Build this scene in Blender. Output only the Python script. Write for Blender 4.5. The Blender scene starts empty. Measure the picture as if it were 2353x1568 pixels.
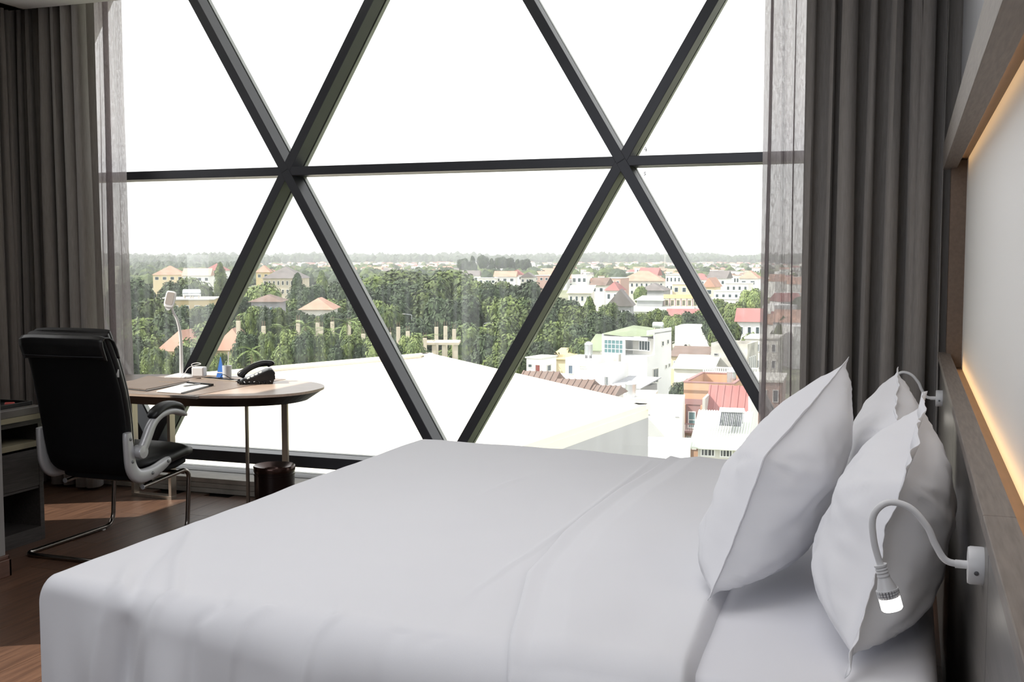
import bpy, math, random
from math import sin, cos, pi, radians as R, sqrt, hypot, atan2
from mathutils import Vector, Matrix, noise

# ---------------------------------------------------------------- camera, sky, sun, lights, exposure
sc = bpy.context.scene
col = sc.collection
F, CX, CY, EYE = 2560.0, 1176.5, 784.0, 1.52
PITCH = math.atan(190 / F)
YAW = math.atan(919 / hypot(F, 190))
cam_d = bpy.data.cameras.new('camera')
cam_d.sensor_width = 36.0
cam_d.lens = F / 2353 * 36.0
cam_d.clip_start, cam_d.clip_end = 0.05, 20000
cam = bpy.data.objects.new('camera', cam_d)
cam.location = (0, 0, EYE)
cam.rotation_euler = (pi / 2 - PITCH, 0, YAW)
col.objects.link(cam)
sc.camera = cam

world = bpy.data.worlds.new('sky')
sc.world = world
world.use_nodes = True
world.node_tree.nodes['Background'].inputs[0].default_value = (1.0, 1.0, 1.0, 1)
world.node_tree.nodes['Background'].inputs[1].default_value = 2.0

SUN_TRAVEL = Vector((0.80, 0.47, -0.78)).normalized()
sun_d = bpy.data.lights.new('sun', 'SUN')
sun_d.energy = 7.0
sun_d.angle = R(0.6)
sun_d.color = (1.0, 0.95, 0.86)
sun = bpy.data.objects.new('sun', sun_d)
sun.rotation_euler = SUN_TRAVEL.to_track_quat('-Z', 'Y').to_euler()
col.objects.link(sun)

def area(name, loc, target, sx, sy, power, color):
    d = bpy.data.lights.new(name, 'AREA')
    d.shape = 'RECTANGLE'
    d.size, d.size_y, d.energy, d.color = sx, sy, power, color
    o = bpy.data.objects.new(name, d)
    o.location = loc
    o.rotation_euler = (Vector(target) - Vector(loc)).to_track_quat('-Z', 'Y').to_euler()
    col.objects.link(o)
    return o
# daylight entering through the tall windows behind and beside the photographer
area('daylight_back_window', (-2.2, -2.3, 2.35), (-2.0, 4.0, 1.7), 3.6, 1.2, 60, (0.88, 0.93, 1.0))
# unseen fill light, added above the bed to brighten its top
area('bed_top_fill', (-1.6, 2.6, 3.10), (-1.6, 2.6, 0), 2.6, 3.0, 43, (0.98, 0.98, 1.0))

vs = sc.view_settings
vs.view_transform = 'Standard'
vs.look = 'None'
vs.gamma = 1.0
vs.exposure = 0.0
vs.use_curve_mapping = False
cy = sc.cycles
cy.max_bounces, cy.diffuse_bounces, cy.glossy_bounces, cy.transmission_bounces, cy.volume_bounces, cy.transparent_max_bounces = 8, 4, 3, 4, 0, 10
cy.caustics_reflective = cy.caustics_refractive = False

# ---------------------------------------------------------------- helpers
rnd = random.Random(7)
_cp, _sp, _cz, _sz = cos(PITCH), sin(PITCH), cos(YAW), sin(YAW)
FW = Vector((-_sz * _cp, _cz * _cp, -_sp))
RT = Vector((_cz, _sz, 0))
UP = Vector((-_sz * _sp, _cz * _sp, _cp))
CAM = Vector((0, 0, EYE))
def ray(px, py): return FW * F + RT * (px - CX) - UP * (py - CY)
def atz(px, py, z):
    r = ray(px, py); return CAM + r * ((z - EYE) / r.z)
def aty(px, py, y):
    r = ray(px, py); return CAM + r * (y / r.y)
def atd(px, py, d):
    return CAM + ray(px, py) * (d / F)

def tag(o, label=None, cat=None, group=None, kind=None):
    if label: o['label'] = label
    if cat: o['category'] = cat
    if group: o['group'] = group
    if kind: o['kind'] = kind
    return o
def thing(name, label, cat, loc=(0, 0, 0), rz=0.0, group=None, kind=None):
    o = bpy.data.objects.new(name, None)
    o.empty_display_size = 0.1
    col.objects.link(o)
    o.location = loc
    o.rotation_euler = (0, 0, rz)
    return tag(o, label, cat, group, kind)
def children(o): return [c for c in bpy.data.objects if c.parent == o]
def copy_tree(o, parent=None, kids=None):
    c = o.copy(); col.objects.link(c); c.parent = parent
    for ch in (kids if kids is not None else children(o)):
        copy_tree(ch, c)
    return c

class MB:
    def __init__(s): s.v, s.f, s.m = [], [], []
    def add(s, vs, fs, mi=0):
        n = len(s.v)
        s.v += [tuple(p) for p in vs]
        s.f += [tuple(i + n for i in f) for f in fs]
        s.m += [mi] * len(fs)
        return s
    def box(s, x0, x1, y0, y1, z0, z1, M=None, mi=0):
        p = [Vector((x, y, z)) for z in (z0, z1) for x, y in ((x0, y0), (x1, y0), (x1, y1), (x0, y1))]
        if M is not None: p = [M @ q for q in p]
        return s.add(p, [(3, 2, 1, 0), (4, 5, 6, 7), (0, 1, 5, 4), (1, 2, 6, 5), (2, 3, 7, 6), (3, 0, 4, 7)], mi)
    def prism(s, poly, z0, z1, M=None, mi=0, inset=None):
        n = len(poly)
        top = inset or poly
        p = [Vector((x, y, z0)) for x, y in poly] + [Vector((x, y, z1)) for x, y in top]
        if M is not None: p = [M @ q for q in p]
        fs = [tuple(range(n - 1, -1, -1)), tuple(range(n, 2 * n))]
        fs += [(i, (i + 1) % n, n + (i + 1) % n, n + i) for i in range(n)]
        return s.add(p, fs, mi)
    def bar(s, a, b, w, d, nrm=(0, 1, 0), mi=0):
        # rectangular bar from a to b; d measured along nrm, w across
        a, b, nrm = Vector(a), Vector(b), Vector(nrm)
        t = (b - a).normalized()
        sd = t.cross(nrm).normalized()
        nn = sd.cross(t).normalized()
        p = []
        for c in (a, b):
            p += [c - sd * w / 2 - nn * d / 2, c + sd * w / 2 - nn * d / 2, c + sd * w / 2 + nn * d / 2, c - sd * w / 2 + nn * d / 2]
        return s.add(p, [(3, 2, 1, 0), (4, 5, 6, 7), (0, 1, 5, 4), (1, 2, 6, 5), (2, 3, 7, 6), (3, 0, 4, 7)], mi)
    def loft(s, rings, caps=True, mi=0, closed=False):
        n = len(rings[0]); k = len(rings)
        p = [q for r in rings for q in r]
        fs = []
        for j in range(k if closed else k - 1):
            a, b = j * n, ((j + 1) % k) * n
            fs += [(a + i, a + (i + 1) % n, b + (i + 1) % n, b + i) for i in range(n)]
        if caps and not closed:
            fs += [tuple(range(n - 1, -1, -1)), tuple(range((k - 1) * n, k * n))]
        return s.add(p, fs, mi)
    def tube(s, path, r, n=10, mi=0, caps=True, closed=False):
        P = [Vector(p) for p in path]
        rad = r if isinstance(r, (list, tuple)) else [r] * len(P)
        rings, prev = [], None
        for i, p in enumerate(P):
            if closed: t = P[(i + 1) % len(P)] - P[i - 1]
            else: t = P[min(i + 1, len(P) - 1)] - P[max(i - 1, 0)]
            t.normalize()
            if prev is None:
                u = t.cross(Vector((0, 0, 1)))
                if u.length < 0.05: u = t.cross(Vector((1, 0, 0)))
            else:
                u = prev - t * prev.dot(t)
            u.normalize(); prev = u
            w = t.cross(u)
            rings.append([p + (u * cos(2 * pi * k / n) + w * sin(2 * pi * k / n)) * rad[i] for k in range(n)])
        return s.loft(rings, caps, mi, closed)
    def lathe(s, prof, n=24, M=None, mi=0, caps=True):
        rings = []
        for r, z in prof:
            ring = [Vector((r * cos(2 * pi * k / n), r * sin(2 * pi * k / n), z)) for k in range(n)]
            if M is not None: ring = [M @ q for q in ring]
            rings.append(ring)
        return s.loft(rings, caps, mi)
    def grid(s, fn, nu, nv, mi=0):
        p = [fn(i / (nu - 1), j / (nv - 1)) for j in range(nv) for i in range(nu)]
        fs = [(j * nu + i, j * nu + i + 1, (j + 1) * nu + i + 1, (j + 1) * nu + i) for j in range(nv - 1) for i in range(nu - 1)]
        return s.add(p, fs, mi)
    def mesh(s, name, mat, smooth=False, angle=35):
        me = bpy.data.meshes.new(name)
        me.from_pydata(s.v, [], s.f)
        for m in (mat if isinstance(mat, (list, tuple)) else [mat]): me.materials.append(m)
        if isinstance(mat, (list, tuple)):
            for p, i in zip(me.polygons, s.m): p.material_index = i
        if smooth:
            me.shade_smooth()
            me.set_sharp_from_angle(angle=R(angle))
        me.update()
        return me
    def build(s, name, mat, parent=None, loc=(0, 0, 0), smooth=False, bevel=0, angle=35, label=None, cat=None, group=None, kind=None):
        o = bpy.data.objects.new(name, s.mesh(name, mat, smooth, angle))
        col.objects.link(o)
        o.parent = parent
        o.location = loc
        if bevel:
            b = o.modifiers.new('bevel', 'BEVEL'); b.width = bevel; b.segments = 2; b.limit_method = 'ANGLE'
        return tag(o, label, cat, group, kind)
def inst(name, me, parent=None, loc=(0, 0, 0), rz=0, scale=None):
    o = bpy.data.objects.new(name, me); col.objects.link(o); o.parent = parent
    o.location = loc; o.rotation_euler = (0, 0, rz)
    if scale: o.scale = scale
    return o

def smooth_path(P, k=6):
    P = [Vector(p) for p in P]; out = []
    for i in range(len(P) - 1):
        p0, p1, p2, p3 = P[max(i - 1, 0)], P[i], P[i + 1], P[min(i + 2, len(P) - 1)]
        for j in range(k):
            t = j / k
            out.append(0.5 * ((2 * p1) + (p2 - p0) * t + (2 * p0 - 5 * p1 + 4 * p2 - p3) * t * t + (3 * p1 - p0 - 3 * p2 + p3) * t ** 3))
    out.append(P[-1]); return out
def fillet(P, r, k=6):
    P = [Vector(p) for p in P]; out = [P[0]]
    for i in range(1, len(P) - 1):
        a, b = (P[i - 1] - P[i]), (P[i + 1] - P[i])
        rr = min(r, a.length * .49, b.length * .49)
        A, B = P[i] + a.normalized() * rr, P[i] + b.normalized() * rr
        for j in range(k + 1):
            t = j / k; out.append(A * (1 - t) ** 2 + P[i] * 2 * t * (1 - t) + B * t * t)
    out.append(P[-1]); return out
def sring(c, u, v, a, b, n=20, e=3.0):
    out = []
    for k in range(n):
        t = 2 * pi * k / n
        ct, st = cos(t), sin(t)
        out.append(c + u * (a * math.copysign(abs(ct) ** (2 / e), ct)) + v * (b * math.copysign(abs(st) ** (2 / e), st)))
    return out
def sstep(a, b, x):
    t = max(0, min(1, (x - a) / (b - a))); return t * t * (3 - 2 * t)
def interp(xs, ys, x):
    if x <= xs[0]: return ys[0]
    for i in range(len(xs) - 1):
        if x <= xs[i + 1]:
            return ys[i] + (ys[i + 1] - ys[i]) * (x - xs[i]) / (xs[i + 1] - xs[i])
    return ys[-1]

# ---------------------------------------------------------------- materials
def nt(name):
    m = bpy.data.materials.new(name); m.use_nodes = True
    return m, m.node_tree, m.node_tree.nodes['Principled BSDF']
def rgb(h):
    h = h.lstrip('#'); c = [int(h[i:i + 2], 16) / 255 for i in (0, 2, 4)]
    return tuple(x / 12.92 if x <= .04045 else ((x + .055) / 1.055) ** 2.4 for x in c) + (1,)
def mat(name, c, rough=.6, metal=0, spec=.5, var=.0, scale=8, bump=0, bscale=200, stretch=(1, 1, 1), sheen=0, dark=None, objrand=0):
    m, t, b = nt(name)
    c = rgb(c) if isinstance(c, str) else c
    b.inputs['Base Color'].default_value = c
    b.inputs['Roughness'].default_value = rough
    b.inputs['Metallic'].default_value = metal
    b.inputs['Specular IOR Level'].default_value = spec
    if sheen: b.inputs['Sheen Weight'].default_value = sheen
    if var or bump or objrand:
        tc = t.nodes.new('ShaderNodeTexCoord'); mp = t.nodes.new('ShaderNodeMapping')
        mp.inputs['Scale'].default_value = stretch
        t.links.new(tc.outputs['Object'], mp.inputs[0])
    if var or objrand:
        n = t.nodes.new('ShaderNodeTexNoise'); n.inputs['Scale'].default_value = scale; n.inputs['Detail'].default_value = 4
        t.links.new(mp.outputs[0], n.inputs['Vector'])
        r = t.nodes.new('ShaderNodeValToRGB')
        d = rgb(dark) if dark else tuple(x * (1 - var) for x in c[:3]) + (1,)
        l = c if dark else tuple(min(1, x * (1 + var)) for x in c[:3]) + (1,)
        r.color_ramp.elements[0].color, r.color_ramp.elements[1].color = d, l
        r.color_ramp.elements[0].position, r.color_ramp.elements[1].position = .3, .7
        t.links.new(n.outputs[0], r.inputs[0])
        out = r.outputs[0]
        if objrand:
            oi = t.nodes.new('ShaderNodeObjectInfo'); hs = t.nodes.new('ShaderNodeHueSaturation')
            mr = t.nodes.new('ShaderNodeMapRange'); mr.inputs[3].default_value = 1 - objrand; mr.inputs[4].default_value = 1 + objrand
            t.links.new(oi.outputs['Random'], mr.inputs[0]); t.links.new(mr.outputs[0], hs.inputs['Value']); t.links.new(out, hs.inputs['Color'])
            out = hs.outputs[0]
        t.links.new(out, b.inputs['Base Color'])
    if bump:
        n2 = t.nodes.new('ShaderNodeTexNoise'); n2.inputs['Scale'].default_value = bscale; n2.inputs['Detail'].default_value = 3
        t.links.new(mp.outputs[0], n2.inputs['Vector'])
        bp = t.nodes.new('ShaderNodeBump'); bp.inputs['Strength'].default_value = bump; bp.inputs['Distance'].default_value = .01
        t.links.new(n2.outputs[0], bp.inputs['Height']); t.links.new(bp.outputs[0], b.inputs['Normal'])
    return m
def emit(name, c, s):
    m, t, b = nt(name)
    b.inputs['Base Color'].default_value = rgb(c)
    b.inputs['Emission Color'].default_value = rgb(c)
    b.inputs['Emission Strength'].default_value = s
    return m

M = {}
M['cotton'] = mat('white_cotton', (.80, .80, .83, 1), .85, spec=.2, bump=.06, bscale=900, sheen=.1)
M['sheet'] = mat('white_sheet', (.78, .78, .82, 1), .85, spec=.2, bump=.05, bscale=900)
M['wall'] = mat('wall_paint', '#8d8a88', .8, var=.03, scale=3)
M['wall_grey'] = mat('grey_wall_panel', '#a3a4a8', .7, var=.06, scale=30, stretch=(1, 1, .03))
M['ceil'] = mat('ceiling_paint', '#e8e6e2', .9, var=.02)
M['sub'] = mat('subfloor', '#1c1411', .8)
M['plank'] = mat('walnut_plank', '#6b4f3e', .38, var=.3, scale=5, stretch=(9, .5, 4), dark='#4b352a', objrand=.14, bump=.05, bscale=60)
M['base'] = mat('baseboard_wood', '#5e4236', .45, var=.2, scale=8, stretch=(1, 1, 8))
M['mull'] = mat('anodised_frame', '#3f4045', .42, metal=.35, spec=.5, var=.05, scale=4)
M['gasket'] = mat('black_gasket', '#14171a', .5)
M['cap'] = mat('outer_cap', '#8f908c', .45, metal=.3)
M['sill'] = mat('sill_stone', '#b6b0a6', .35, var=.12, scale=12)
M['curtain'] = mat('charcoal_drape', '#8f8a86', .95, spec=.1, var=.10, scale=160, stretch=(1, 1, .08), bump=.12, bscale=500, sheen=.2)
M['headwood'] = mat('grey_oak', '#7b726b', .5, var=.2, scale=14, stretch=(9, .6, 9))
M['headfab'] = mat('headboard_dark_panel', '#77736f', .38, metal=.25, var=.12, scale=10, stretch=(1, .3, 6))
M['goldwood'] = mat('frame_inner_wood', '#665446', .5, var=.12, scale=12, stretch=(6, .6, 6))
M['white_panel'] = mat('white_fabric_panel', '#e9e8e6', .8, bump=.04, bscale=700)
M['led'] = emit('warm_led', '#ffd39a', 3.5)
M['bedbase'] = mat('bed_base_fabric', '#2a2624', .9)
M['leather'] = mat('black_leather', '#111113', .38, spec=.5, var=.15, scale=20, bump=.08, bscale=260)
M['mesh'] = mat('black_back_fabric', '#08080a', .75, spec=.2, bump=.1, bscale=700)
M['stitch'] = mat('stitching', '#2c2c30', .7)
M['silver'] = mat('silver_plastic', '#c2c3c6', .34, metal=.4, spec=.5)
M['silver_dk'] = mat('silver_bolt', '#7e7f83', .3, metal=.8)
M['chrome'] = mat('chrome_tube', '#8b8580', .16, metal=1.0)
M['steel'] = mat('brushed_steel', '#a79c90', .34, metal=.9, var=.08, scale=30, stretch=(1, 1, .1))
M['desktop'] = mat('desk_oak', '#c4ad9c', .33, var=.09, scale=9, stretch=(.6, 9, 4))
M['deskpad'] = mat('desk_leather_inlay', '#8f8076', .42, var=.05, bump=.05, bscale=400)
M['deskunder'] = mat('desk_black_edge', '#0e0e10', .4)
M['black'] = mat('black_plastic', '#0c0c0e', .3)
M['phonekey'] = mat('phone_key', '#dcdcd8', .5)
M['paper'] = mat('paper_white', '#eceae6', .8)
M['folder'] = mat('folder_taupe', '#75685f', .6, var=.05)
M['gold'] = mat('gold_print', '#b58a3c', .4, metal=.5)
M['white'] = mat('white_plastic', '#e9e8e8', .35)
M['lampface'] = mat('lamp_diffuser', '#9d958f', .5)
M['blue'] = mat('blue_plastic', '#3f74c4', .4)
M['acryl'] = mat('frosted_acrylic', '#c8ccd0', .2)
M['bronze'] = mat('bronze_bin', '#261b19', .24, metal=.6)
M['bronze_rim'] = mat('bronze_bin_rim', '#38251f', .2, metal=.7)
M['cab'] = mat('dark_cabinet_wood', '#433f3d', .45, var=.25, scale=14, stretch=(9, .6, 9))
M['cabtop'] = mat('cabinet_top', '#6f6a66', .3, var=.06)
M['cream'] = mat('cream_edge', '#a39a80', .5)
M['tv'] = mat('tv_black', '#08080a', .2)
M['packr'] = mat('snack_red', '#b03a34', .5)
M['bulbbody'] = mat('lamp_body_white', '#d9d9db', .4)
M['bulb'] = emit('lit_bulb', '#fff8ee', 9.0)
M['heatsink'] = mat('heatsink', '#9b9ba0', .35, metal=.7)

def glass_mat():
    m = bpy.data.materials.new('window_glass'); m.use_nodes = True
    t = m.node_tree; t.nodes.clear()
    o = t.nodes.new('ShaderNodeOutputMaterial')
    tr = t.nodes.new('ShaderNodeBsdfTransparent'); tr.inputs[0].default_value = (.97, .985, .98, 1)
    gl = t.nodes.new('ShaderNodeBsdfGlossy'); gl.inputs['Roughness'].default_value = .0
    fr = t.nodes.new('ShaderNodeFresnel'); fr.inputs[0].default_value = 1.5
    mx = t.nodes.new('ShaderNodeMixShader')
    t.links.new(fr.outputs[0], mx.inputs[0]); t.links.new(tr.outputs[0], mx.inputs[1]); t.links.new(gl.outputs[0], mx.inputs[2])
    # rain streaks and dust on the pane
    tc = t.nodes.new('ShaderNodeTexCoord'); mp = t.nodes.new('ShaderNodeMapping'); mp.inputs['Scale'].default_value = (9, 1, .35)
    n = t.nodes.new('ShaderNodeTexNoise'); n.inputs['Scale'].default_value = 2.2; n.inputs['Detail'].default_value = 5
    r = t.nodes.new('ShaderNodeMapRange'); r.inputs[1].default_value = .42; r.inputs[2].default_value = .8; r.inputs[3].default_value = .022; r.inputs[4].default_value = .14
    t.links.new(tc.outputs['Object'], mp.inputs[0]); t.links.new(mp.outputs[0], n.inputs['Vector']); t.links.new(n.outputs[0], r.inputs[0])
    tl = t.nodes.new('ShaderNodeBsdfTranslucent'); tl.inputs[0].default_value = (.85, .9, .95, 1)
    m2 = t.nodes.new('ShaderNodeMixShader')
    t.links.new(r.outputs[0], m2.inputs[0]); t.links.new(mx.outputs[0], m2.inputs[1]); t.links.new(tl.outputs[0], m2.inputs[2])
    t.links.new(m2.outputs[0], o.inputs[0])
    return m
M['glass'] = glass_mat()
def sheer_mat():
    m = bpy.data.materials.new('sheer_voile'); m.use_nodes = True
    t = m.node_tree; t.nodes.clear()
    o = t.nodes.new('ShaderNodeOutputMaterial')
    tr = t.nodes.new('ShaderNodeBsdfTransparent')
    df = t.nodes.new('ShaderNodeBsdfDiffuse'); df.inputs[0].default_value = rgb('#b3abad')
    tl = t.nodes.new('ShaderNodeBsdfTranslucent'); tl.inputs[0].default_value = rgb('#c9c1c4')
    a = t.nodes.new('ShaderNodeMixShader'); a.inputs[0].default_value = .5
    t.links.new(df.outputs[0], a.inputs[1]); t.links.new(tl.outputs[0], a.inputs[2])
    tc = t.nodes.new('ShaderNodeTexCoord'); mp = t.nodes.new('ShaderNodeMapping'); mp.inputs['Scale'].default_value = (1, 1, .25)
    n = t.nodes.new('ShaderNodeTexNoise'); n.inputs['Scale'].default_value = 130
    r = t.nodes.new('ShaderNodeMapRange'); r.inputs[1].default_value = .3; r.inputs[2].default_value = .7; r.inputs[3].default_value = .72; r.inputs[4].default_value = .88
    t.links.new(tc.outputs['Object'], mp.inputs[0]); t.links.new(mp.outputs[0], n.inputs['Vector']); t.links.new(n.outputs[0], r.inputs[0])
    b = t.nodes.new('ShaderNodeMixShader')
    t.links.new(r.outputs[0], b.inputs[0]); t.links.new(tr.outputs[0], b.inputs[1]); t.links.new(a.outputs[0], b.inputs[2])
    t.links.new(b.outputs[0], o.inputs[0])
    return m
M['sheer'] = sheer_mat()
M['chalk'] = mat('chalk', '#a8a8a8', .9)


# ---------------------------------------------------------------- the room
XL, XR, YB, YF, ZC = -5.75, 0.36, -2.5, 6.26, 3.13
def struct(name, mb, m, parent=None, **k):
    o = mb.build(name, m, parent, **k)
    if parent is None: o['kind'] = 'structure'
    return o
floor = struct('floor', MB().box(XL - .1, XR, YB, 6.42, -.25, -.012), M['sub'])
pm = MB().box(0, .186, 0, 1.215, -.012, 0).mesh('plank', M['plank'])
ix = 0
for i in range(33):
    x = XL + i * .188
    y = YB - 1.2 * rnd.random()
    while y < 6.05:
        y0 = max(y, YB); y1 = min(y + 1.215, 6.05)
        if y1 - y0 > .1:
            inst('plank', pm, floor, (x, y0, 0), 0, (1, (y1 - y0) / 1.215, 1))
        y += 1.218
# right wall and headboard surround
struct('wall_right', MB().box(.262, XR, YB, 6.42, 0, 4.0), M['wall_grey'])
struct('wall_back', MB().box(XL, XR, YB - .1, YB, 0, ZC), M['wall'])
# left wall: alcove outer wall with a tall glazed slot, partition with the television, near wall with a low window
wl = MB()
for y0, y1, z0, z1 in ((2.0, 3.95, 0, 4.0), (5.32, 6.42, 0, 4.0), (3.95, 5.32, 0, .62), (3.95, 4.42, .62, 1.55), (5.0, 5.32, .62, 1.55), (3.95, 5.32, 1.55, 1.95), (3.95, 5.32, 3.10, 4.0)):
    wl.box(XL - .1, XL, y0, y1, z0, z1)
struct('wall_left', wl, M['wall'])
struct('wall_partition', MB().box(-4.17, -4.052, 3.02, 4.12, 0, ZC), M['wall'])
struct('wall_alcove', MB().box(-5.75, -4.052, 2.92, 3.02, 0, ZC), M['wall'])
nw = MB().box(-4.17, -4.05, YB, 2.15, 0, ZC).box(-4.17, -4.05, 2.15, 2.92, 1.5, ZC).box(-4.17, -4.05, 2.15, 2.92, 0, .08)
struct('wall_left_near', nw, M['wall'])
# ceiling with a curtain pocket along the glazing
cl = MB().box(XL - .1, XR, YB, 5.86, ZC, ZC + .12).box(XL - .1, -5.46, 5.0, 5.86, ZC - .0, ZC + .12)
struct('ceiling', cl, M['ceil'])
struct('ceiling_pocket', MB().box(XL - .1, XR, 5.80, 5.86, ZC + .12, 4.0).box(XL - .1, XR, 5.80, 6.46, 3.98, 4.05), M['ceil'])
# baseboard along the partition
bb = MB().box(-4.05, -4.032, 3.02, 4.138, 0, .085).box(-4.05, -4.038, 3.02, 4.132, .085, .105).box(-4.17, -4.032, 4.12, 4.138, 0, .085).box(-4.17, -4.038, 4.12, 4.132, .085, .105)
struct('baseboard_partition', bb, M['base'], bevel=.004)

# ---- diagrid window
win = thing('window_1', None, None, (0, 0, 0), kind='structure')
Z0, Z1, Z2 = .205, 2.075, 3.93
N1 = [-5.98, -3.78, -1.58, .62]
N0 = [-4.88, -2.68, -.48]
MW, MD = .060, .13
YM = 6.325
def mullion(a, b, w=MW):
    sl = 0 if a[1] == b[1] else (1 if (b[1] - a[1]) * (b[0] - a[0]) > 0 else 2)
    e = sl * .0016
    A, B = Vector((a[0], YM - e, a[1])), Vector((b[0], YM - e, b[1]))
    o = MB().bar(A, B, w, MD).build('mullion', M['mull'], win, bevel=.003)
    g = Vector((0, .071, 0))
    MB().bar(A + g, B + g, w * .75, .012).build('gasket', M['gasket'], o)
    g = Vector((0, .102, 0))
    MB().bar(A + g, B + g, w * 1.0, .04).build('outer_cap', M['cap'], o)
for z, xs in ((Z0, [-5.7, -4.88, -2.68, -.48, .26]), (Z1, [-5.7, -3.78, -1.58, .26])):
    for a, b in zip(xs[:-1], xs[1:]): mullion((a, z), (b, z), .055 if z > 1 else .075)
for n in N1[1:3]:
    for sgn in (-1, 1):
        mullion((n, Z1), (n + sgn * 1.1, Z0)); mullion((n, Z1), (n + sgn * 1.1, Z2))
def clipbar(n, sgn, zz):
    xe = -5.7 if n < -3 else .26
    t = (xe - n) / (sgn * 1.1)
    mullion((xe, Z1 + (zz - Z1) * t), (n + sgn * 1.1, zz))
clipbar(-5.98, 1, Z0); clipbar(-5.98, 1, Z2); clipbar(.62, -1, Z0); clipbar(.62, -1, Z2)
mullion((-5.7, .075), (.26, .075), .05)
def pane(pts):
    mb = MB().add([Vector((x, 6.402, z)) for x, z in pts], [tuple(range(len(pts)))])
    mb.build('pane', M['glass'], win)
rows = [(Z1, N1, Z0, N0), (Z1, N1, Z2, N0)]
for za, A, zb, Bn in rows:
    for a, b, m in zip(A[:-1], A[1:], Bn): pane([(max(a, -5.7), za), (min(b, .26), za), (m, zb)])
    for a, b, m in zip(Bn[:-1], Bn[1:], A[1:-1]): pane([(a, zb), (b, zb), (m, za)])
    pane([(-5.7, za), (Bn[0], zb), (-5.7, zb)]); pane([(.26, za), (Bn[-1], zb), (.26, zb)])
for a, b in zip([-5.7, -4.88, -2.68, -.48], [-4.88, -2.68, -.48, .26]): pane([(a, .08), (b, .08), (b, Z0), (a, Z0)])
# faint chalk numbers left on the glass
def chalk(strokes):
    for st in strokes:
        MB().tube([aty(x, y, 6.396) for x, y in st], .0022, 5).build('chalk_mark', M['chalk'], win)
chalk([[(1484, 338), (1480, 344), (1487, 345)], [(1485, 340), (1484, 349)]])
chalk([[(1484, 396), (1480, 396), (1480, 399), (1483, 399), (1484, 401), (1480, 403)]])
# stepped sill
sill = thing('trim_1', None, None, (0, 0, 0), kind='structure')
for k in range(3):
    MB().box(-5.7, .22, 6.055 + k * .0, 6.45, .001 + k * .033, .001 + k * .033 + .031).build('sill_board', M['sill'], sill, bevel=.003)
struct('wall_window_base', MB().box(XL - .1, XR, 6.452, 6.52, -1.5, .06), M['wall'])

# ---- headboard wall: dark lower panel, oak ledge, light box, beam
hb = thing('headboard', 'grey oak headboard with lit white fabric panel above its ledge behind the bed', 'headboard', (.13, 1.6, 0))
HX, H0, H1 = .13, -2.45, 5.80
def hbox(name, x0, x1, y0, y1, z0, z1, m, par=None, **k):
    return MB().box(x0 - HX, x1 - HX, y0 - 1.6, y1 - 1.6, z0, z1).build(name, M[m], par or hb, **k)
for a, b in ((H0, .2), (.206, 2.118), (2.124, 3.9), (3.906, H1)):
    hbox('lower_panel', .142, .185, a, b, 0, 1.035, 'headfab')
for a, b in ((H0, 2.118), (2.121, H1)):
    hbox('ledge_board', .13, .185, a, b, 1.035, 1.065, 'headwood', bevel=.002)
hbox('ledge_trough', .185, .26, H0, H1, .985, 1.0, 'goldwood')
hbox('trough_back', .185, .19, H0, H1, 1.0, 1.05, 'goldwood')
hbox('white_panel', .235, .26, H0, 5.74, 1.0, 2.06, 'white_panel')
hbox('stile', .165, .26, 5.70, 5.80, 1.0, 1.984, 'goldwood', bevel=.002)
hbox('beam', .13, .19, H0, H1, 1.945, 2.065, 'headwood', bevel=.002)
hbox('beam_underside', .19, .26, H0, H1, 1.985, 2.065, 'goldwood')
hbox('led_strip', .192, .200, H0, 5.6, 1.972, 1.984, 'led', label='warm glowing LED strip under the beam')
hbox('led_strip', .191, .197, H0, 5.6, 1.004, 1.030, 'led', label='warm glowing LED strip in the ledge trough')
hbox('upper_panel', .20, .26, H0, H1, 2.067, 3.12, 'wall_grey')

# ---------------------------------------------------------------- curtains
def curtain(name, label, cat, path, z0, z1, nf, amp, m, seed, flare=0., group=None, thin=0, uneven=.5, lift=.0):
    r = random.Random(seed)
    P = [Vector((p[0], p[1], 0)) for p in path]
    L = [0]
    for a, b in zip(P[:-1], P[1:]): L.append(L[-1] + (b - a).length)
    T = L[-1]
    # uneven fold widths
    w = [1 + uneven * (r.random() * 2 - 1) for _ in range(nf)]; sw = sum(w)
    cum = [0]
    for q in w: cum.append(cum[-1] + q / sw)
    ap = [amp * (.55 + .8 * r.random()) for _ in range(nf)]
    ph = [r.random() * 6 for _ in range(nf)]
    NU, NV = nf * 12 + 1, 22
    def fn(u, v):
        k = min(nf - 1, max([i for i in range(nf) if cum[i] <= u + 1e-9]))
        lu = (u - cum[k]) / (cum[k + 1] - cum[k])
        s = u * T
        # sway of each fold along the height
        s += (.012 * sin(v * 3 + ph[k]) * sin(pi * lu)) + flare * u * (1 - v) ** 1.6
        i = max(j for j in range(len(L)) if L[j] <= min(s, T - 1e-6) + 1e-9) if s > 0 else 0
        i = min(i, len(P) - 2)
        t = (P[i + 1] - P[i]).normalized()
        nrm = Vector((t.y, -t.x, 0))
        base = P[i] + t * (s - L[i])
        a = ap[k] * (.85 + .25 * (1 - v)) 
        d = a * (0.5 - 0.5 * cos(2 * pi * lu)) ** .75
        sh = a * .35 * sin(2 * pi * lu)
        d += .006 * sin(u * 190 + v * 2.1) + .01 * noise.noise(Vector((u * 12, v * 3, seed)))
        q = base + nrm * d + t * sh
        q.z = z0 + (z1 - z0) * v
        return q
    o = MB().grid(fn, NU, NV).build(name, m, None, smooth=True, angle=80, label=label, cat=cat, group=group)
    if thin:
        sm = o.modifiers.new('thickness', 'SOLIDIFY'); sm.thickness = thin
    return o
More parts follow.
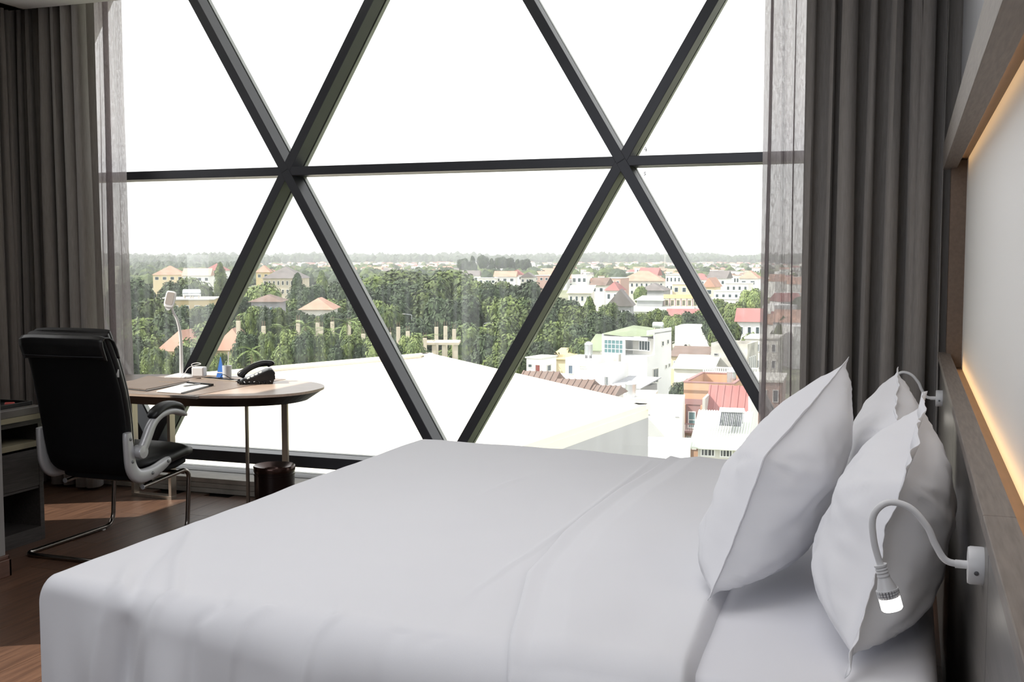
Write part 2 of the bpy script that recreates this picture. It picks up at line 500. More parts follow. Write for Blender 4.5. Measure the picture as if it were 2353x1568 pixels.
# path runs so that the folds swell towards the room
curtain('blackout_curtain', 'charcoal blackout drape hanging beside the headboard', 'curtain', [(-.54, 6.0), (.21, 6.0)], .015, 3.6, 8, .13, M['curtain'], 3, thin=.004)
curtain('sheer_curtain', 'grey translucent voile curtain edging the dark drape beside the headboard', 'curtain', [(-.77, 6.16), (-.40, 6.16)], .11, 3.6, 5, .055, M['sheer'], 5, flare=0)
curtain('blackout_curtain', 'charcoal blackout drape hanging behind the black office chair', 'curtain', [(-5.70, 6.02), (-5.04, 6.02)], .02, 3.6, 9, .12, M['curtain'], 11, flare=.04, thin=.004)
curtain('sheer_curtain', 'grey translucent voile curtain edging the drape behind the office chair', 'curtain', [(-5.16, 6.17), (-4.94, 6.17)], .11, 3.6, 3, .05, M['sheer'], 15, flare=.04)
curtain('blackout_curtain', 'charcoal blackout drape on the return wall around the corner by the television', 'curtain', [(-5.62, 5.36), (-5.62, 5.86)], .02, 3.6, 9, .10, M['curtain'], 21, thin=.004)


# ---------------------------------------------------------------- bed
bed = thing('bed', 'king size bed with white fitted sheet on a dark base against the headboard', 'bed', (-1.0, 3.55, 0))
bc = Vector((-1.0, 3.55, 0))
MB().prism([(-1.04, -1.15), (1.06, -1.31), (1.06, .95), (-1.04, 1.11)], .06, .30).build('base', M['bedbase'], bed, bevel=.02)
for lx in (-1.95, -.1):
    for ly in (2.55, 4.40):
        MB().lathe([(.03, 0), (.035, .06)], 12).build('foot', M['black'], bed, (lx + 1, ly - 3.55, 0), smooth=True)
def rbox_ring(x0, x1, y0, y1, z, rad, n=8):
    out = []
    for cx_, cy_, a0 in ((x1 - rad, y1 - rad, 0), (x0 + rad, y1 - rad, pi / 2), (x0 + rad, y0 + rad, pi), (x1 - rad, y0 + rad, 1.5 * pi)):
        for k in range(n + 1):
            a = a0 + k * pi / 2 / n
            out.append(Vector((cx_ + rad * cos(a), cy_ + rad * sin(a), z)))
    return out
rings = []
for k in range(7):
    a = pi / 2 * k / 6; ins = .05 * (1 - cos(a)); rings.append(rbox_ring(-2.07 + 1 + ins, 1.075 - ins, 2.35 - 3.55 + ins, 4.70 - 3.55 - ins, .62 + .05 * sin(a) - .015, .07))
rings = [rbox_ring(-2.02 + 1, 1.03, 2.40 - 3.55, 4.65 - 3.55, .30, .07), rbox_ring(-2.07 + 1, 1.075, 2.35 - 3.55, 4.70 - 3.55, .35, .07)] + rings
rings = [[Vector((p.x, p.y - .075 * (p.x + 1.15), p.z)) for p in r] for r in rings]
MB().loft(rings).build('mattress', M['sheet'], bed, smooth=True, label='mattress under a white fitted sheet')

def seg_d(p, a, b):
    ab = b - a; t = max(0, min(1, (p - a).dot(ab) / ab.length_squared)); return (p - a - ab * t).length
CREASES = []
def unrolled(px, py):
    p = atz(px, py, .675)
    e = .075 * (p.x + 2.15)
    if p.y > 2.40 - e: return Vector((p.x, p.y + e))
    q = aty(px, py, 2.285 - e); return Vector((q.x, 2.36 - (.675 - q.z)))
for pts, amp, w in (
        ([(1500, 1055), (1330, 1190), (1060, 1380)], .005, .009),
        ([(1245, 1085), (1150, 1120), (1080, 1150)], .004, .016),
        ([(1120, 1340), (1000, 1440), (960, 1500)], -.004, .02),
        ([(455, 1205), (410, 1290), (360, 1380), (300, 1568)], .012, .020),
        ([(400, 1235), (330, 1310), (280, 1400), (255, 1568)], -.011, .022),
        ([(300, 1290), (245, 1380), (215, 1480), (200, 1568)], .011, .020),
        ([(345, 1440), (338, 1500), (330, 1568)], .009, .018),
        ([(600, 1390), (545, 1470), (530, 1568)], .007, .016),
        ([(790, 1370), (740, 1430), (712, 1500), (705, 1568)], .009, .013),
        ([(540, 1340), (480, 1420), (440, 1470), (432, 1568)], -.009, .017),
        ([(900, 1440), (880, 1500), (875, 1568)], -.006, .022)):
    q = [unrolled(x, y) for x, y in pts]
    if pts[-1][1] > 1500: q.append(q[-1] + (q[-1] - q[-2]).normalized() * .5)
    CREASES.append((q, amp, w))
def crease(x, y):
    z = 0; p = Vector((x, y))
    for P, amp, w in CREASES:
        if not (min(q.x for q in P) - 3 * w < x < max(q.x for q in P) + 3 * w and min(q.y for q in P) - 3 * w < y < max(q.y for q in P) + 3 * w): continue
        d = min(seg_d(p, a, b) for a, b in zip(P[:-1], P[1:]))
        fade = 1 if y < 2.36 else sstep(0, .25, min((p - P[0]).length, (p - P[-1]).length) + .04)
        if d < 3 * w: z += fade * amp * math.exp(-(d / w) ** 2)
    return z
def roll(d, r):
    if d <= 0: return 0, 0
    if d < r * pi / 2: return r * sin(d / r), r * (1 - cos(d / r))
    return r, r + d - r * pi / 2
XE, RX, YN, RN, YQ, RQ = -2.125, .035, 2.38, .10, 4.70, .10
ZT = .668
SHEAR = .075
def duvet_pt(x, y, lift=0.0):
    """x, y are unrolled cloth coordinates; the part past an edge hangs down"""
    hx, dx = roll(XE - x, RX)
    rn = .045 + .075 * sstep(-2.12, -1.3, x)
    hn, dn = roll(YN - .055 + rn * .55 - y, rn)
    hq, dq = roll(y - YQ, RQ)
    px = XE - hx if x < XE else x
    yn = YN - .055 + rn * .55
    py = yn - hn if y < yn else (YQ + hq if y > YQ else y)
    # gentle crown and billow of the filling
    z = ZT + .012 * sstep(-.4, -1.9, x) + .012 * noise.noise(Vector((x * 1.9, y * 1.9, 3.1))) + .005 * noise.noise(Vector((x * 5, y * 5, 8)))
    cr = crease(x, y)
    kn = sstep(.0, .10, dn)
    z += cr * (1 - kn) + lift
    py -= cr * kn
    z -= dx + dn + dq
    if dn > .02:
        k = sstep(.0, .30, dn)
        cor = .45 + 1.3 * sstep(-1.1, -1.9, x)
        a1 = x * 13 + 1.2 * sin(x * 4) + dn * 2.4; a2 = x * 29 + 2 - dn * 4
        f = .020 * cor * sstep(-2.17, -1.98, x) * ((abs(sin(a1 / 2)) ** .8 * 2 - 1) + .45 * sin(a2))
        py -= k * (f + .006 * sstep(-2.17, -1.98, x))
    if dx > .02:
        k = sstep(.02, .35, dx)
        px -= k * (.010 * sin(y * 13 + 1.4 * sin(y * 3)) + .002)
    if dq > .02:
        py += sstep(.02, .35, dq) * (.014 * sin(x * 14) + .01)
    py -= SHEAR * (x + 2.15)          # the bed stands slightly askew
    return Vector((px, py, max(z, .03)))
dv = thing('duvet', 'smooth white duvet spread over the bed and hanging over its foot', 'duvet', (-1.3, 3.5, 0))
D0 = Vector((-1.3, 3.5, 0))
U0, U1, V0, V1 = XE - .62, -.455, YN - .62, YQ + .60
MB().grid(lambda u, v: duvet_pt(U0 + (U1 - U0) * u, V0 + (V1 - V0) * v) - D0, 290, 370).build('cover', M['cotton'], dv, smooth=True, angle=180)
def fold_pt(u, v):
    y = V0 + .02 + (V1 - V0 - .04) * v
    ya = y - SHEAR * 1.25
    xl = interp([1.9, 2.37, 2.75, 3.22, 4.0, 4.64, 5.2], [-.72, -.85, -.95, -.985, -.98, -.955, -.95], ya) + .008 * sin(y * 3)
    xr = interp([2.0, 2.65, 5.0], [-.385, -.415, -.43], ya)
    s = (xr - xl) * u
    h = interp([0, .004, .05, .13, .30, .47, .53, .56], [.004, .011, .005, .021, .017, .022, .016, .0], s)
    if u > .93: h -= .05 * ((u - .93) / .07) ** 2
    p = duvet_pt(xl + s, y, 0)
    p = p + Vector((0, -h * .9 if y < YN - .1 else 0, h + .004))
    p.z += .006 * noise.noise(Vector((p.x * 6, y * 2.2, 5))) * min(1, s / .1)
    return p - D0
MB().grid(fold_pt, 70, 230).build('turned_down_fold', M['cotton'], dv, smooth=True, angle=180, label='turned back top fold of the white duvet')

# ---- pillows
def pillow(name, label, c, T, seed, seam=1.0, group=None, flange=.07, hw=.008):
    BN, BF, TN, TF = [Vector(p) for p in c]
    org = (BN + BF) / 2; org.z = min(BN.z, BF.z) - .01
    ud = ((BF - BN) + (TF - TN)).normalized(); vd = ((TN - BN) + (TF - BF)).normalized()
    nrm = ud.cross(vd).normalized()
    th = thing(name, label, 'pillow', org, 0, group)
    n = 44
    def base(u, v):
        U, V = 2 * u - 1, 2 * v - 1
        # edges bow inwards between the corners
        uu = .5 + .5 * U * (1 - .07 * (1 - V * V)); vv = .5 + .5 * V * (1 - .06 * (1 - U * U))
        return BN * (1 - uu) * (1 - vv) + BF * uu * (1 - vv) + TN * (1 - uu) * vv + TF * uu * vv
    def thick(u, v):
        U, V = abs(2 * u - 1), abs(2 * v - 1)
        U, V = min(1, U / (1 - flange * .5)), min(1, V / (1 - flange * .5))
        t = ((1 - U ** 2.6) * (1 - V ** (2.4 if v > .5 else 4.5))) * (1.0 if v > .5 else 1 + .25 * (1 - 2 * v))
        return T * max(t, 0) ** .52
    def surf(sgn):
        def f(u, v):
            p = base(u, v); t = thick(u, v)
            U, V = 2 * u - 1, 2 * v - 1
            e = max(abs(U), abs(V))
            w = .010 * noise.noise(Vector((u * 5, v * 5, seed + sgn))) + .006 * noise.noise(Vector((u * 11, v * 11, seed + 3 * sgn)))
            # pulls running from the corners
            ang = atan2(abs(V) - 1.05, abs(U) - 1.05); cr = hypot(abs(U) - 1, abs(V) - 1)
            w += .005 * sin(ang * 16 + seed) * sstep(1.0, .25, cr) * sstep(0, .2, cr)
            w *= min(1, t / (.3 * T))
            fl = .014 * seam * noise.noise(Vector((u * 5, v * 5, seed * 2))) * sstep(.84, 1, e)
            q = p - nrm * (sgn * (t + w) + fl + sgn * .0012)
            q.z = max(q.z, .668)
            return q - org
        return f
    mb = MB()
    mb.grid(surf(1), n, n)
    k = len(mb.v)
    mb.grid(surf(-1), n, n)
    # flip the back face winding and stitch the rim
    nf = (n - 1) * (n - 1)
    mb.f[nf:] = [tuple(reversed(q)) for q in mb.f[nf:]]
    rim = [i for i in range(n)] + [j * n + n - 1 for j in range(1, n)] + [(n - 1) * n + i for i in range(n - 2, -1, -1)] + [j * n for j in range(n - 2, 0, -1)]
    for a, b in zip(rim, rim[1:] + rim[:1]):
        mb.f.append((a, b, b + k, a + k)); mb.m.append(0)
    mb.build('case', M['cotton'], th, smooth=True, angle=70)
    # flat stitched hem standing proud along the rim
    hem = []
    for i in range(0, n): hem.append((0.0, i / (n - 1)))
    for i in range(1, n): hem.append((i / (n - 1), 1.0))
    mb = MB()
    outer, inner = [], []
    for u, v in hem:
        q = (surf(1)(u, v) + surf(-1)(u, v)) / 2
        cdir = (q + org - (BN + BF + TN + TF) / 4).normalized()
        wv = .010 * noise.noise(Vector((u * 13, v * 13, seed * 5)))
        inner.append(q - cdir * .004)
        outer.append(q + cdir * (hw + .010 * seam + .010 * seam * noise.noise(Vector((u * 4, v * 4, seed)))) - nrm * wv * seam)
    m2 = len(hem)
    mb.add(inner + outer, [(i, i + 1, m2 + i + 1, m2 + i) for i in range(m2 - 1)])
    hm = mb.build('hem', M['cotton'], th, smooth=True, angle=180)
    so = hm.modifiers.new('thickness', 'SOLIDIFY'); so.thickness = .002
    return th
pillow('pillow', 'plump white pillow standing in front of the others, tip against the dark drape',
       [(-.44, 2.65, .70), (-.33, 3.42, .72), (-.335, 2.82, 1.02), (-.175, 3.52, 1.215)], .135, 2.0, .25)
pillow('pillow', 'white pillow with crumpled hem under the lit reading lamp',
       [(-.10, 2.37, .685), (-.08, 3.17, .69), (-.005, 2.54, 1.04), (.04, 3.17, 1.13)], .14, 7.0, 1.3, hw=.042)
pillow('pillow', 'white pillow leaning on the headboard below the far reading lamp',
       [(-.10, 3.22, .705), (-.08, 4.00, .705), (-.03, 3.30, 1.04), (-.035, 4.02, 1.14)], .12, 4.0, .9)

# ---- reading lamps on the headboard
def reading_lamp(label, off, swing=0):
    o = Vector((.142, 2.25, .939)) + Vector(off)
    th = thing('reading_lamp', label, 'lamp', o, 0, 'reading lamps on the headboard')
    L = lambda p: Vector((p[0] - .142, (p[0] - .114) * swing, p[1] - .939))
    ry = Matrix.Rotation(-pi / 2, 4, 'Y')
    MB().lathe([(.030, 0), (.0355, 0), (.036, .004), (.036, .024), (.034, .028), (.0, .0285)], 36, ry).build('wall_plate', M['bulbbody'], th, smooth=True, angle=40)
    MB().lathe([(.0045, 0), (.004, .002), (.0, .0025)], 12, Matrix.Translation((-.014, -.0355, -.006)) @ Matrix.Rotation(pi / 2, 4, 'X')).build('screw', M['silver_dk'], th, smooth=True)
    path = smooth_path([L(p) for p in ((.114, .939), (.095, .939), (.073, .946), (.055, .975), (.040, 1.007), (.008, 1.041), (-.032, 1.048), (-.058, 1.02), (-.056, .97), (-.042, .921))], 6)
    MB().tube(path, .0066, 12).build('gooseneck', M['bulbbody'], th, smooth=True)
    MB().tube([L((.114, .939)), L((.092, .939))], .0082, 12).build('neck_sleeve', M['bulbbody'], th, smooth=True)
    a, b = L((-.042, .921)), L((-.018, .836))
    ax = (b - a).normalized()
    Q = Matrix.Translation(a) @ ax.to_track_quat('Z', 'Y').to_matrix().to_4x4()
    MB().lathe([(.0, -.004), (.0125, -.004), (.0125, 0), (.0105, .002), (.0125, .005), (.0105, .008), (.0125, .011), (.0105, .014), (.0125, .018), (.012, .021)], 24, Q).build('socket', M['bulbbody'], th, smooth=True)
    MB().lathe([(.0115, .021), (.019, .044), (.020, .047)], 24, Q, caps=False).build('bulb_cone', M['bulbbody'], th, smooth=True)
    hs = MB().lathe([(.0195, .046), (.0195, .062)], 24, Q).build('heat_sink', M['heatsink'], th, smooth=True)
    for k in range(22):
        ang = 2 * pi * k / 22
        for z in (.0475, .0530, .0585):
            c = Q @ Vector((.0205 * cos(ang), .0205 * sin(ang), z))
            mb = MB().box(-.0012, .0012, -.0018, .0018, -.002, .002, Matrix.Translation(c) @ Q.to_quaternion().to_matrix().to_4x4() @ Matrix.Rotation(ang, 4, 'Z'))
            if k == 0 and z < .05: fins = mb
            else: fins.add(mb.v, mb.f)
    fins.build('cooling_fins', M['bulbbody'], hs)
    MB().lathe([(.0185, .062), (.0205, .063), (.0205, .084), (.018, .087), (.0, .088)], 28, Q).build('bulb', M['bulb'], th, smooth=True, label='lit white bulb')
    return th
reading_lamp('white gooseneck reading lamp curving over the pillow with crumpled hem', (0, 0, 0))
reading_lamp('white gooseneck reading lamp beside the dark drape at the headboard end', (0, 2.98, -.035), 0)


# ---------------------------------------------------------------- office chair
ch = thing('office_chair', 'black leather cantilever office chair with silver flip-up arms at the oval desk', 'chair', (-3.985, 4.80, 0), R(0))
def curve_pts(P, k=5): return smooth_path([Vector((0, a, b)) for a, b in P], k)
# back: lofted along its side profile (local y, z), widths and thicknesses per station
prof = [(.02, .405), (-.10, .41), (-.165, .46), (-.185, .56), (-.205, .70), (-.235, .84), (-.275, .98), (-.315, 1.08), (-.335, 1.125)]
wid = [.21, .225, .242, .256, .264, .266, .258, .252, .250]
pp = curve_pts(prof, 4)
def back_loft(shift, thick, wscale, e=4.0, i0=0, i1=None):
    rings = []
    n = len(pp)
    for i in range(i0, i1 or n):
        t = (pp[min(i + 1, n - 1)] - pp[max(i - 1, 0)]).normalized()
        nn = t.cross(Vector((1, 0, 0))).normalized()   # towards the sitter
        if nn.y < 0 and abs(nn.y) > .3: nn = -nn
        w = interp(range(len(wid)), wid, i / 4) * wscale
        endf = 1.0
        rings.append(sring(pp[i] + nn * shift, Vector((1, 0, 0)), nn, w, thick * endf, 28, e))
    return MB().loft(rings)
back_loft(.0, .020, 1.0, 4.5).build('back_shell', M['mesh'], ch, smooth=True, angle=60)
back_loft(.045, .036, .985, 3.0, 9).build('back_cushion', M['leather'], ch, smooth=True, angle=60)
# second padded layer lying on the first, its edge shows along the side
back_loft(.078, .026, .93, 3.0, 10).build('backrest_pad', M['leather'], ch, smooth=True, angle=60)
# rolled head flap
fl = []
for a in range(9):
    t = a / 8
    yy = [-.328, -.340, -.356, -.360, -.338, -.300, -.262, -.240, -.226][a]; zz = [1.020, 1.05, 1.09, 1.122, 1.140, 1.138, 1.118, 1.075, 1.03][a]
    fl.append((yy, zz))
mb = MB()
outer = [Vector((x * .268, y, z)) for y, z in fl for x in (-1, 1)]
def flap(u, v):
    k = v * 8; i = min(7, int(k)); f = k - i
    y = fl[i][0] * (1 - f) + fl[i + 1][0] * f; z = fl[i][1] * (1 - f) + fl[i + 1][1] * f
    x = (2 * u - 1)
    c = 1 - .006 * abs(x) ** 6 * 3
    return Vector((x * .257, y * c + .004 * sin(9 * u), z - .010 * abs(x) ** 8))
hf = mb.grid(flap, 24, 33).build('head_flap', M['leather'], ch, smooth=True, angle=180)
sm = hf.modifiers.new('thickness', 'SOLIDIFY'); sm.thickness = .008
st = MB().tube([(-.25, -.339, 1.034), (-.1, -.339, 1.032), (.1, -.339, 1.032), (.25, -.339, 1.034)], .0022, 6).build('stitch_line', M['stitch'], hf)
MB().box(.242, .259, -.235, -.2335, .925, .965).build('care_tag', M['paper'], ch, label='small white fabric tag')
# seat
rings = []
for y, z, w, t in ((-.14, .44, .20, .03), (-.10, .445, .235, .045), (.05, .440, .25, .05), (.20, .445, .25, .05), (.32, .462, .25, .046), (.385, .455, .24, .036), (.415, .440, .215, .018)):
    rings.append(sring(Vector((0, y, z)), Vector((1, 0, 0)), Vector((0, 0, 1)), w, t, 28, 3.4))
MB().loft(rings).build('seat', M['leather'], ch, smooth=True, angle=60)
rings = []
for y, z, w in ((-.12, .395, .20), (.0, .388, .235), (.25, .392, .235), (.36, .400, .21)):
    rings.append(sring(Vector((0, y, z)), Vector((1, 0, 0)), Vector((0, 0, 1)), w, .022, 28, 4))
MB().loft(rings).build('seat_pan', M['mesh'], ch, smooth=True, angle=60)
# tubular cantilever frame: one continuous bent tube
tr = .0125
path = [(-.25, -.06, .335), (-.25, .335, .365), (-.25, .305, tr), (-.25, -.37, tr), (.25, -.37, tr), (.25, .305, tr), (.25, .335, .365), (.25, -.06, .335)]
MB().tube(fillet(path, .07, 7), tr, 14).build('tube_frame', M['chrome'], ch, smooth=True, angle=50)
for sx in (-1, 1):
    MB().lathe([(.0, -.004), (.0135, -.004), (.0135, 0), (.0, .001)], 14, Matrix.Translation((sx * .25, -.065, .3346)) @ Matrix.Rotation(pi / 2 + .08, 4, 'X')).build('tube_plug', M['silver'], ch, smooth=True)
    for yy in (.22, -.33):
        MB().box(sx * .25 - .012, sx * .25 + .012, yy - .01, yy + .01, 0, .006).build('glide', M['white'], ch)
MB().tube([(-.25, .30, .345), (.25, .30, .345)], .010, 12).build('cross_tube', M['chrome'], ch, smooth=True)
MB().tube([(-.25, .02, .345), (.25, .02, .345)], .010, 12).build('cross_tube', M['chrome'], ch, smooth=True)
# silver arm assemblies
def arm(sx):
    X = .274 * sx
    br = [(-.205, .64), (-.195, .55), (-.178, .455), (-.125, .405), (-.02, .405), (.075, .432), (.125, .45)]
    P = smooth_path([Vector((X, a, b)) for a, b in br], 5)
    rings = []
    n = len(P)
    for i, p in enumerate(P):
        t = (P[min(i + 1, n - 1)] - P[max(i - 1, 0)]).normalized()
        nn = t.cross(Vector((1, 0, 0)))
        f = i / (n - 1)
        w = .042 * (sin(pi * min(1, max(.0, f * .9 + .05))) ** .35) * (1 - .2 * f)
        rings.append(sring(p, Vector((1, 0, 0)), nn, .016, max(w, .008), 16, 3))
    bk = MB().loft(rings).build('arm_bracket', M['silver'], ch, smooth=True, angle=60)
    ry = Matrix.Rotation(sx * pi / 2, 4, 'Y')
    for (a, b) in ((-.198, .607), (-.186, .49), (-.03, .405), (.10, .445)):
        MB().lathe([(.009, 0), (.008, .004), (.0, .005)], 14, Matrix.Translation((X + sx * .0155, a, b)) @ ry).build('bolt', M['silver_dk'], bk, smooth=True)
    k = MB().lathe([(.034, -.012), (.036, 0), (.036, .03), (.033, .036), (.0, .038)], 28, Matrix.Translation((X + sx * .012, -.135, .535)) @ ry).build('pivot_knob', M['silver'], ch, smooth=True)
    X2 = X + sx * .03
    ar = [(-.135, .535), (-.09, .60), (-.045, .665), (.02, .705), (.11, .715), (.20, .690), (.215, .675)]
    P = smooth_path([Vector((X2, a, b)) for a, b in ar], 5)
    rings = []
    n = len(P)
    for i, p in enumerate(P):
        t = (P[min(i + 1, n - 1)] - P[max(i - 1, 0)]).normalized()
        nn = t.cross(Vector((1, 0, 0)))
        f = i / (n - 1)
        rings.append(sring(p, Vector((1, 0, 0)), nn, .019 + .010 * sstep(.35, .8, f), interp([0, .25, .5, .9, 1], [.030, .030, .022, .014, .006], f), 16, 2.8))
    MB().loft(rings).build('arm', M['silver'], ch, smooth=True, angle=60)
    pd = [(-.045, .690), (-.03, .716), (.03, .742), (.10, .748), (.17, .732), (.212, .700)]
    P = smooth_path([Vector((X2, a, b)) for a, b in pd], 5)
    rings = []
    n = len(P)
    for i, p in enumerate(P):
        t = (P[min(i + 1, n - 1)] - P[max(i - 1, 0)]).normalized()
        nn = t.cross(Vector((1, 0, 0)))
        f = i / (n - 1)
        e = max(.06, (1 - abs(2 * f - 1) ** 4)) ** .5
        rings.append(sring(p, Vector((1, 0, 0)), nn, .036 * e, .021 * e, 18, 2.4))
    MB().loft(rings).build('arm_pad', M['leather'], ch, smooth=True, angle=70)
arm(1); arm(-1)

# ---------------------------------------------------------------- desk
DZ = .765
dk = thing('writing_desk', 'oval writing desk with taupe oak top, black sloping edge and steel loop legs', 'desk', (-4.1, 5.61, 0))
def oval(a, b, e=2.35, n=72, cx=0, cy=0):
    out = []
    for k in range(n):
        t = 2 * pi * k / n
        out.append((cx + a * math.copysign(abs(cos(t)) ** (2 / e), cos(t)), cy + b * math.copysign(abs(sin(t)) ** (2 / e), sin(t))))
    return out
A_, B_ = .885, .495
top = MB().prism(oval(A_, B_), DZ - .014, DZ - .002).build('top_board', M['desktop'], dk)
MB().prism(oval(A_ - .09, B_ - .09), DZ - .072, DZ - .014, inset=oval(A_ - .004, B_ - .004)).build('bevelled_edge', M['deskunder'], dk)
# two surface panels meeting on a slanting joint: leather inlay and oak veneer
def halves(side):
    pts = oval(A_, B_, n=160)
    J = lambda y: .42 + .06 * y   # joint line x = J(y)
    out = [(x, y) for x, y in pts if (x - J(y)) * side > 0]
    out.sort(key=lambda p: atan2(p[1], p[0] - (.6 if side > 0 else 0)))
    if side < 0:
        out.sort(key=lambda p: (atan2(p[1], p[0]) + 2 * pi) % (2 * pi))
    return out
MB().prism(halves(-1), DZ - .002, DZ).build('leather_inlay', M['deskpad'], dk)
MB().prism(halves(1), DZ - .002, DZ).build('oak_panel', M['desktop'], dk)
MB().prism([(-A_ + .12, -B_ + .1), (.44, -B_ - .004), (.44, -B_ + .02), (-A_ + .12, -B_ + .13)], DZ - .012, DZ + .0005).build('front_lip', M['headwood'], dk)
# steel loop legs, seen side on at the left, end on at the right
def loop(x0, y0, x1, y1, w=.045, d=.012, wa=None):
    a, b = Vector((x0, y0, 0)), Vector((x1, y1, 0))
    nn = Vector((-(b - a).y, (b - a).x, 0)).normalized()
    lp = MB()
    Z = lambda p, z: p + Vector((0, 0, z))
    lp.bar(Z(a, d / 2), Z(b, d / 2), w, d, (0, 0, 1))
    lp.bar(Z(a, DZ - .078), Z(b, DZ - .078), w, d, (0, 0, 1))
    t = (b - a).normalized() * d / 2
    lp.bar(Z(a + t, d), Z(a + t, DZ - .084), wa or w, d, t.normalized())
    lp.bar(Z(b - t, d), Z(b - t, DZ - .084), w, d, t.normalized())
    return lp.build('loop_leg', M['steel'], dk, bevel=.001)
loop(-.575, .235, -.255, .215, .05, .022)
loop(.405, .03, .45, .40, .045, .014, .018)

# things on the desk
def on_desk(px, py): return atz(px, py, DZ)
lp = on_desk(412, 868)
dl = thing('desk_lamp', 'slim white plastic desk lamp with curved neck and small panel head', 'lamp', (lp.x, lp.y, DZ), R(10))
MB().prism([(-.075, -.055), (.075, -.055), (.085, .055), (-.06, .055)], .0, .010).build('base', M['white'], dl, bevel=.004)
MB().prism([(-.075, -.055), (.075, -.055), (.085, .055), (-.06, .055)], .010, .026, inset=[(-.02, -.018), (.035, -.018), (.04, .025), (-.015, .025)]).build('base_cover', M['white'], dl)
hn = smooth_path([(.012, .005, .022), (.014, .005, .15), (.011, .005, .27), (-.004, .0, .36), (-.028, -.005, .415), (-.034, -.008, .445)], 6)
MB().tube(hn, [.012 - .006 * i / (len(hn) - 1) for i in range(len(hn))], 12).build('neck', M['white'], dl, smooth=True)
Q = Matrix.Translation((-.045, -.01, .497)) @ Matrix.Rotation(R(8), 4, 'Y') @ Matrix.Rotation(R(-14), 4, 'X')
hd = MB().loft([[Q @ Vector((p.x, y, p.z)) for p in sring(Vector((0, 0, 0)), Vector((1, 0, 0)), Vector((0, 0, 1)), a, b, 28, 5)] for y, a, b in ((-.007, .030, .049), (-.005, .034, .053), (.006, .034, .053), (.009, .030, .049))]).build('head', M['white'], dl, smooth=True, angle=50)
MB().loft([[Q @ Vector((p.x, y, p.z + .004)) for p in sring(Vector((0, 0, 0)), Vector((1, 0, 0)), Vector((0, 0, 1)), .025, .040, 28, 7)] for y in (-.0085, -.006)]).build('diffuser', M['lampface'], hd)
MB().loft([[Q @ Vector((p.x, y * .8, -.048 + z)) for p in sring(Vector((0, 0, 0)), Vector((1, 0, 0)), Vector((0, 1, 0)), a, .006, 12, 3)] for z, a, y in ((.0, .028, 0), (-.012, .018, 0), (-.024, .007, 0))]).build('head_throat', M['white'], hd, smooth=True)

# telephone
tp = on_desk(592, 880)
ph = thing('telephone', 'black desk telephone with coiled cord on the oval desk', 'telephone', (tp.x, tp.y, DZ), R(35))
body = [(-.11, .0), (-.105, .018), (-.03, .042), (.055, .082), (.085, .085), (.10, .068), (.095, .03), (.085, .0)]
mb = MB()
for x in (0,):
    rings = [[Vector((a, -.085 + .17 * k, b)) for a, b in body] for k in (0, 1)]
    mb.loft(rings)
MB().loft([[Vector((a, y, b * s_)) for a, b in body] for y, s_ in ((-.088, .92), (-.082, 1), (.082, 1), (.088, .92))]).build('body', M['black'], ph, smooth=True, angle=30)
hp = smooth_path([(-.100, .045, .034), (-.085, .045, .058), (-.03, .045, .094), (.035, .045, .114), (.075, .045, .112), (.085, .045, .098)], 5)
rr = [.023, .024] + [.017] * (len(hp) - 4) + [.025, .022]
rings = []
for i, p in enumerate(hp):
    t = (hp[min(i + 1, len(hp) - 1)] - hp[max(i - 1, 0)]).normalized(); nn = t.cross(Vector((0, 1, 0)))
    f = i / (len(hp) - 1)
    rings.append(sring(p, Vector((0, 1, 0)), nn, .026, interp([0, .12, .3, .75, .9, 1], [.020, .026, .017, .018, .027, .020], f), 16, 3))
MB().loft(rings).build('handset', M['black'], ph, smooth=True, angle=60)
sl = atan2(.04, .085)
for i in range(4):
    for j in range(3):
        x = -.055 + i * .024; y = -.065 + j * .024
        z = .042 + (x + .03) * .47 + .001
        MB().box(-.008, .008, -.008, .008, 0, .004, Matrix.Translation((x, y, z)) @ Matrix.Rotation(-sl, 4, 'Y')).build('key', M['phonekey'], ph)
MB().box(.09, .104, -.03, .03, .02, .045).build('rear_foot', M['black'], ph, bevel=.004)
coil = []
turns = 26
for k in range(turns * 8 + 1):
    f = k / (turns * 8); a = 2 * pi * k / 8
    c = Vector(smooth_path([(-.105, .03, .012), (-.118, -.02, .010), (-.09, -.098, .010), (.0, -.104, .010), (.08, -.098, .010)], 10)[min(40, int(f * 40))])
    coil.append(c + Vector((.002 * cos(a), .007 * cos(a), .0075 * sin(a) + .001)) + Vector((0, 0, 0)))
MB().tube(coil, .0022, 5).build('coiled_cord', M['black'], ph, smooth=True)

# folder, notepad, pen
fp = [on_desk(290, 899), on_desk(373, 905), on_desk(472, 885), on_desk(300, 868)]
fd = thing('document_folder', 'closed taupe compendium folder with small gold print on the desk', 'folder', (fp[0].x, fp[0].y, DZ))
q = [(p.x - fp[0].x, p.y - fp[0].y) for p in (atz(262, 893, DZ), atz(335, 900, DZ), atz(435, 880, DZ), atz(340, 868, DZ))]
MB().prism(q, .0, .004).build('back_cover', M['black'], fd)
MB().prism([(x * .98 + .004, y * .98 + .004) for x, y in q], .004, .009).build('pages', M['paper'], fd)
MB().prism(q, .009, .013).build('front_cover', M['folder'], fd)
cx_ = sum(p[0] for p in q) / 4; cy_ = sum(p[1] for p in q) / 4
for k in range(5):
    MB().box(cx_ + .02 + k * .022, cx_ + .036 + k * .022, cy_ + .06, cy_ + .066, .013, .0136).build('gold_print', M['gold'], fd)
np_ = [atz(362, 902, DZ), atz(421, 906, DZ), atz(488, 888, DZ), atz(432, 883, DZ)]
nd = thing('notepad', 'white notepad in a black cover lying beside the folder', 'notepad', np_[0])
q = [(p.x - np_[0].x, p.y - np_[0].y) for p in np_]
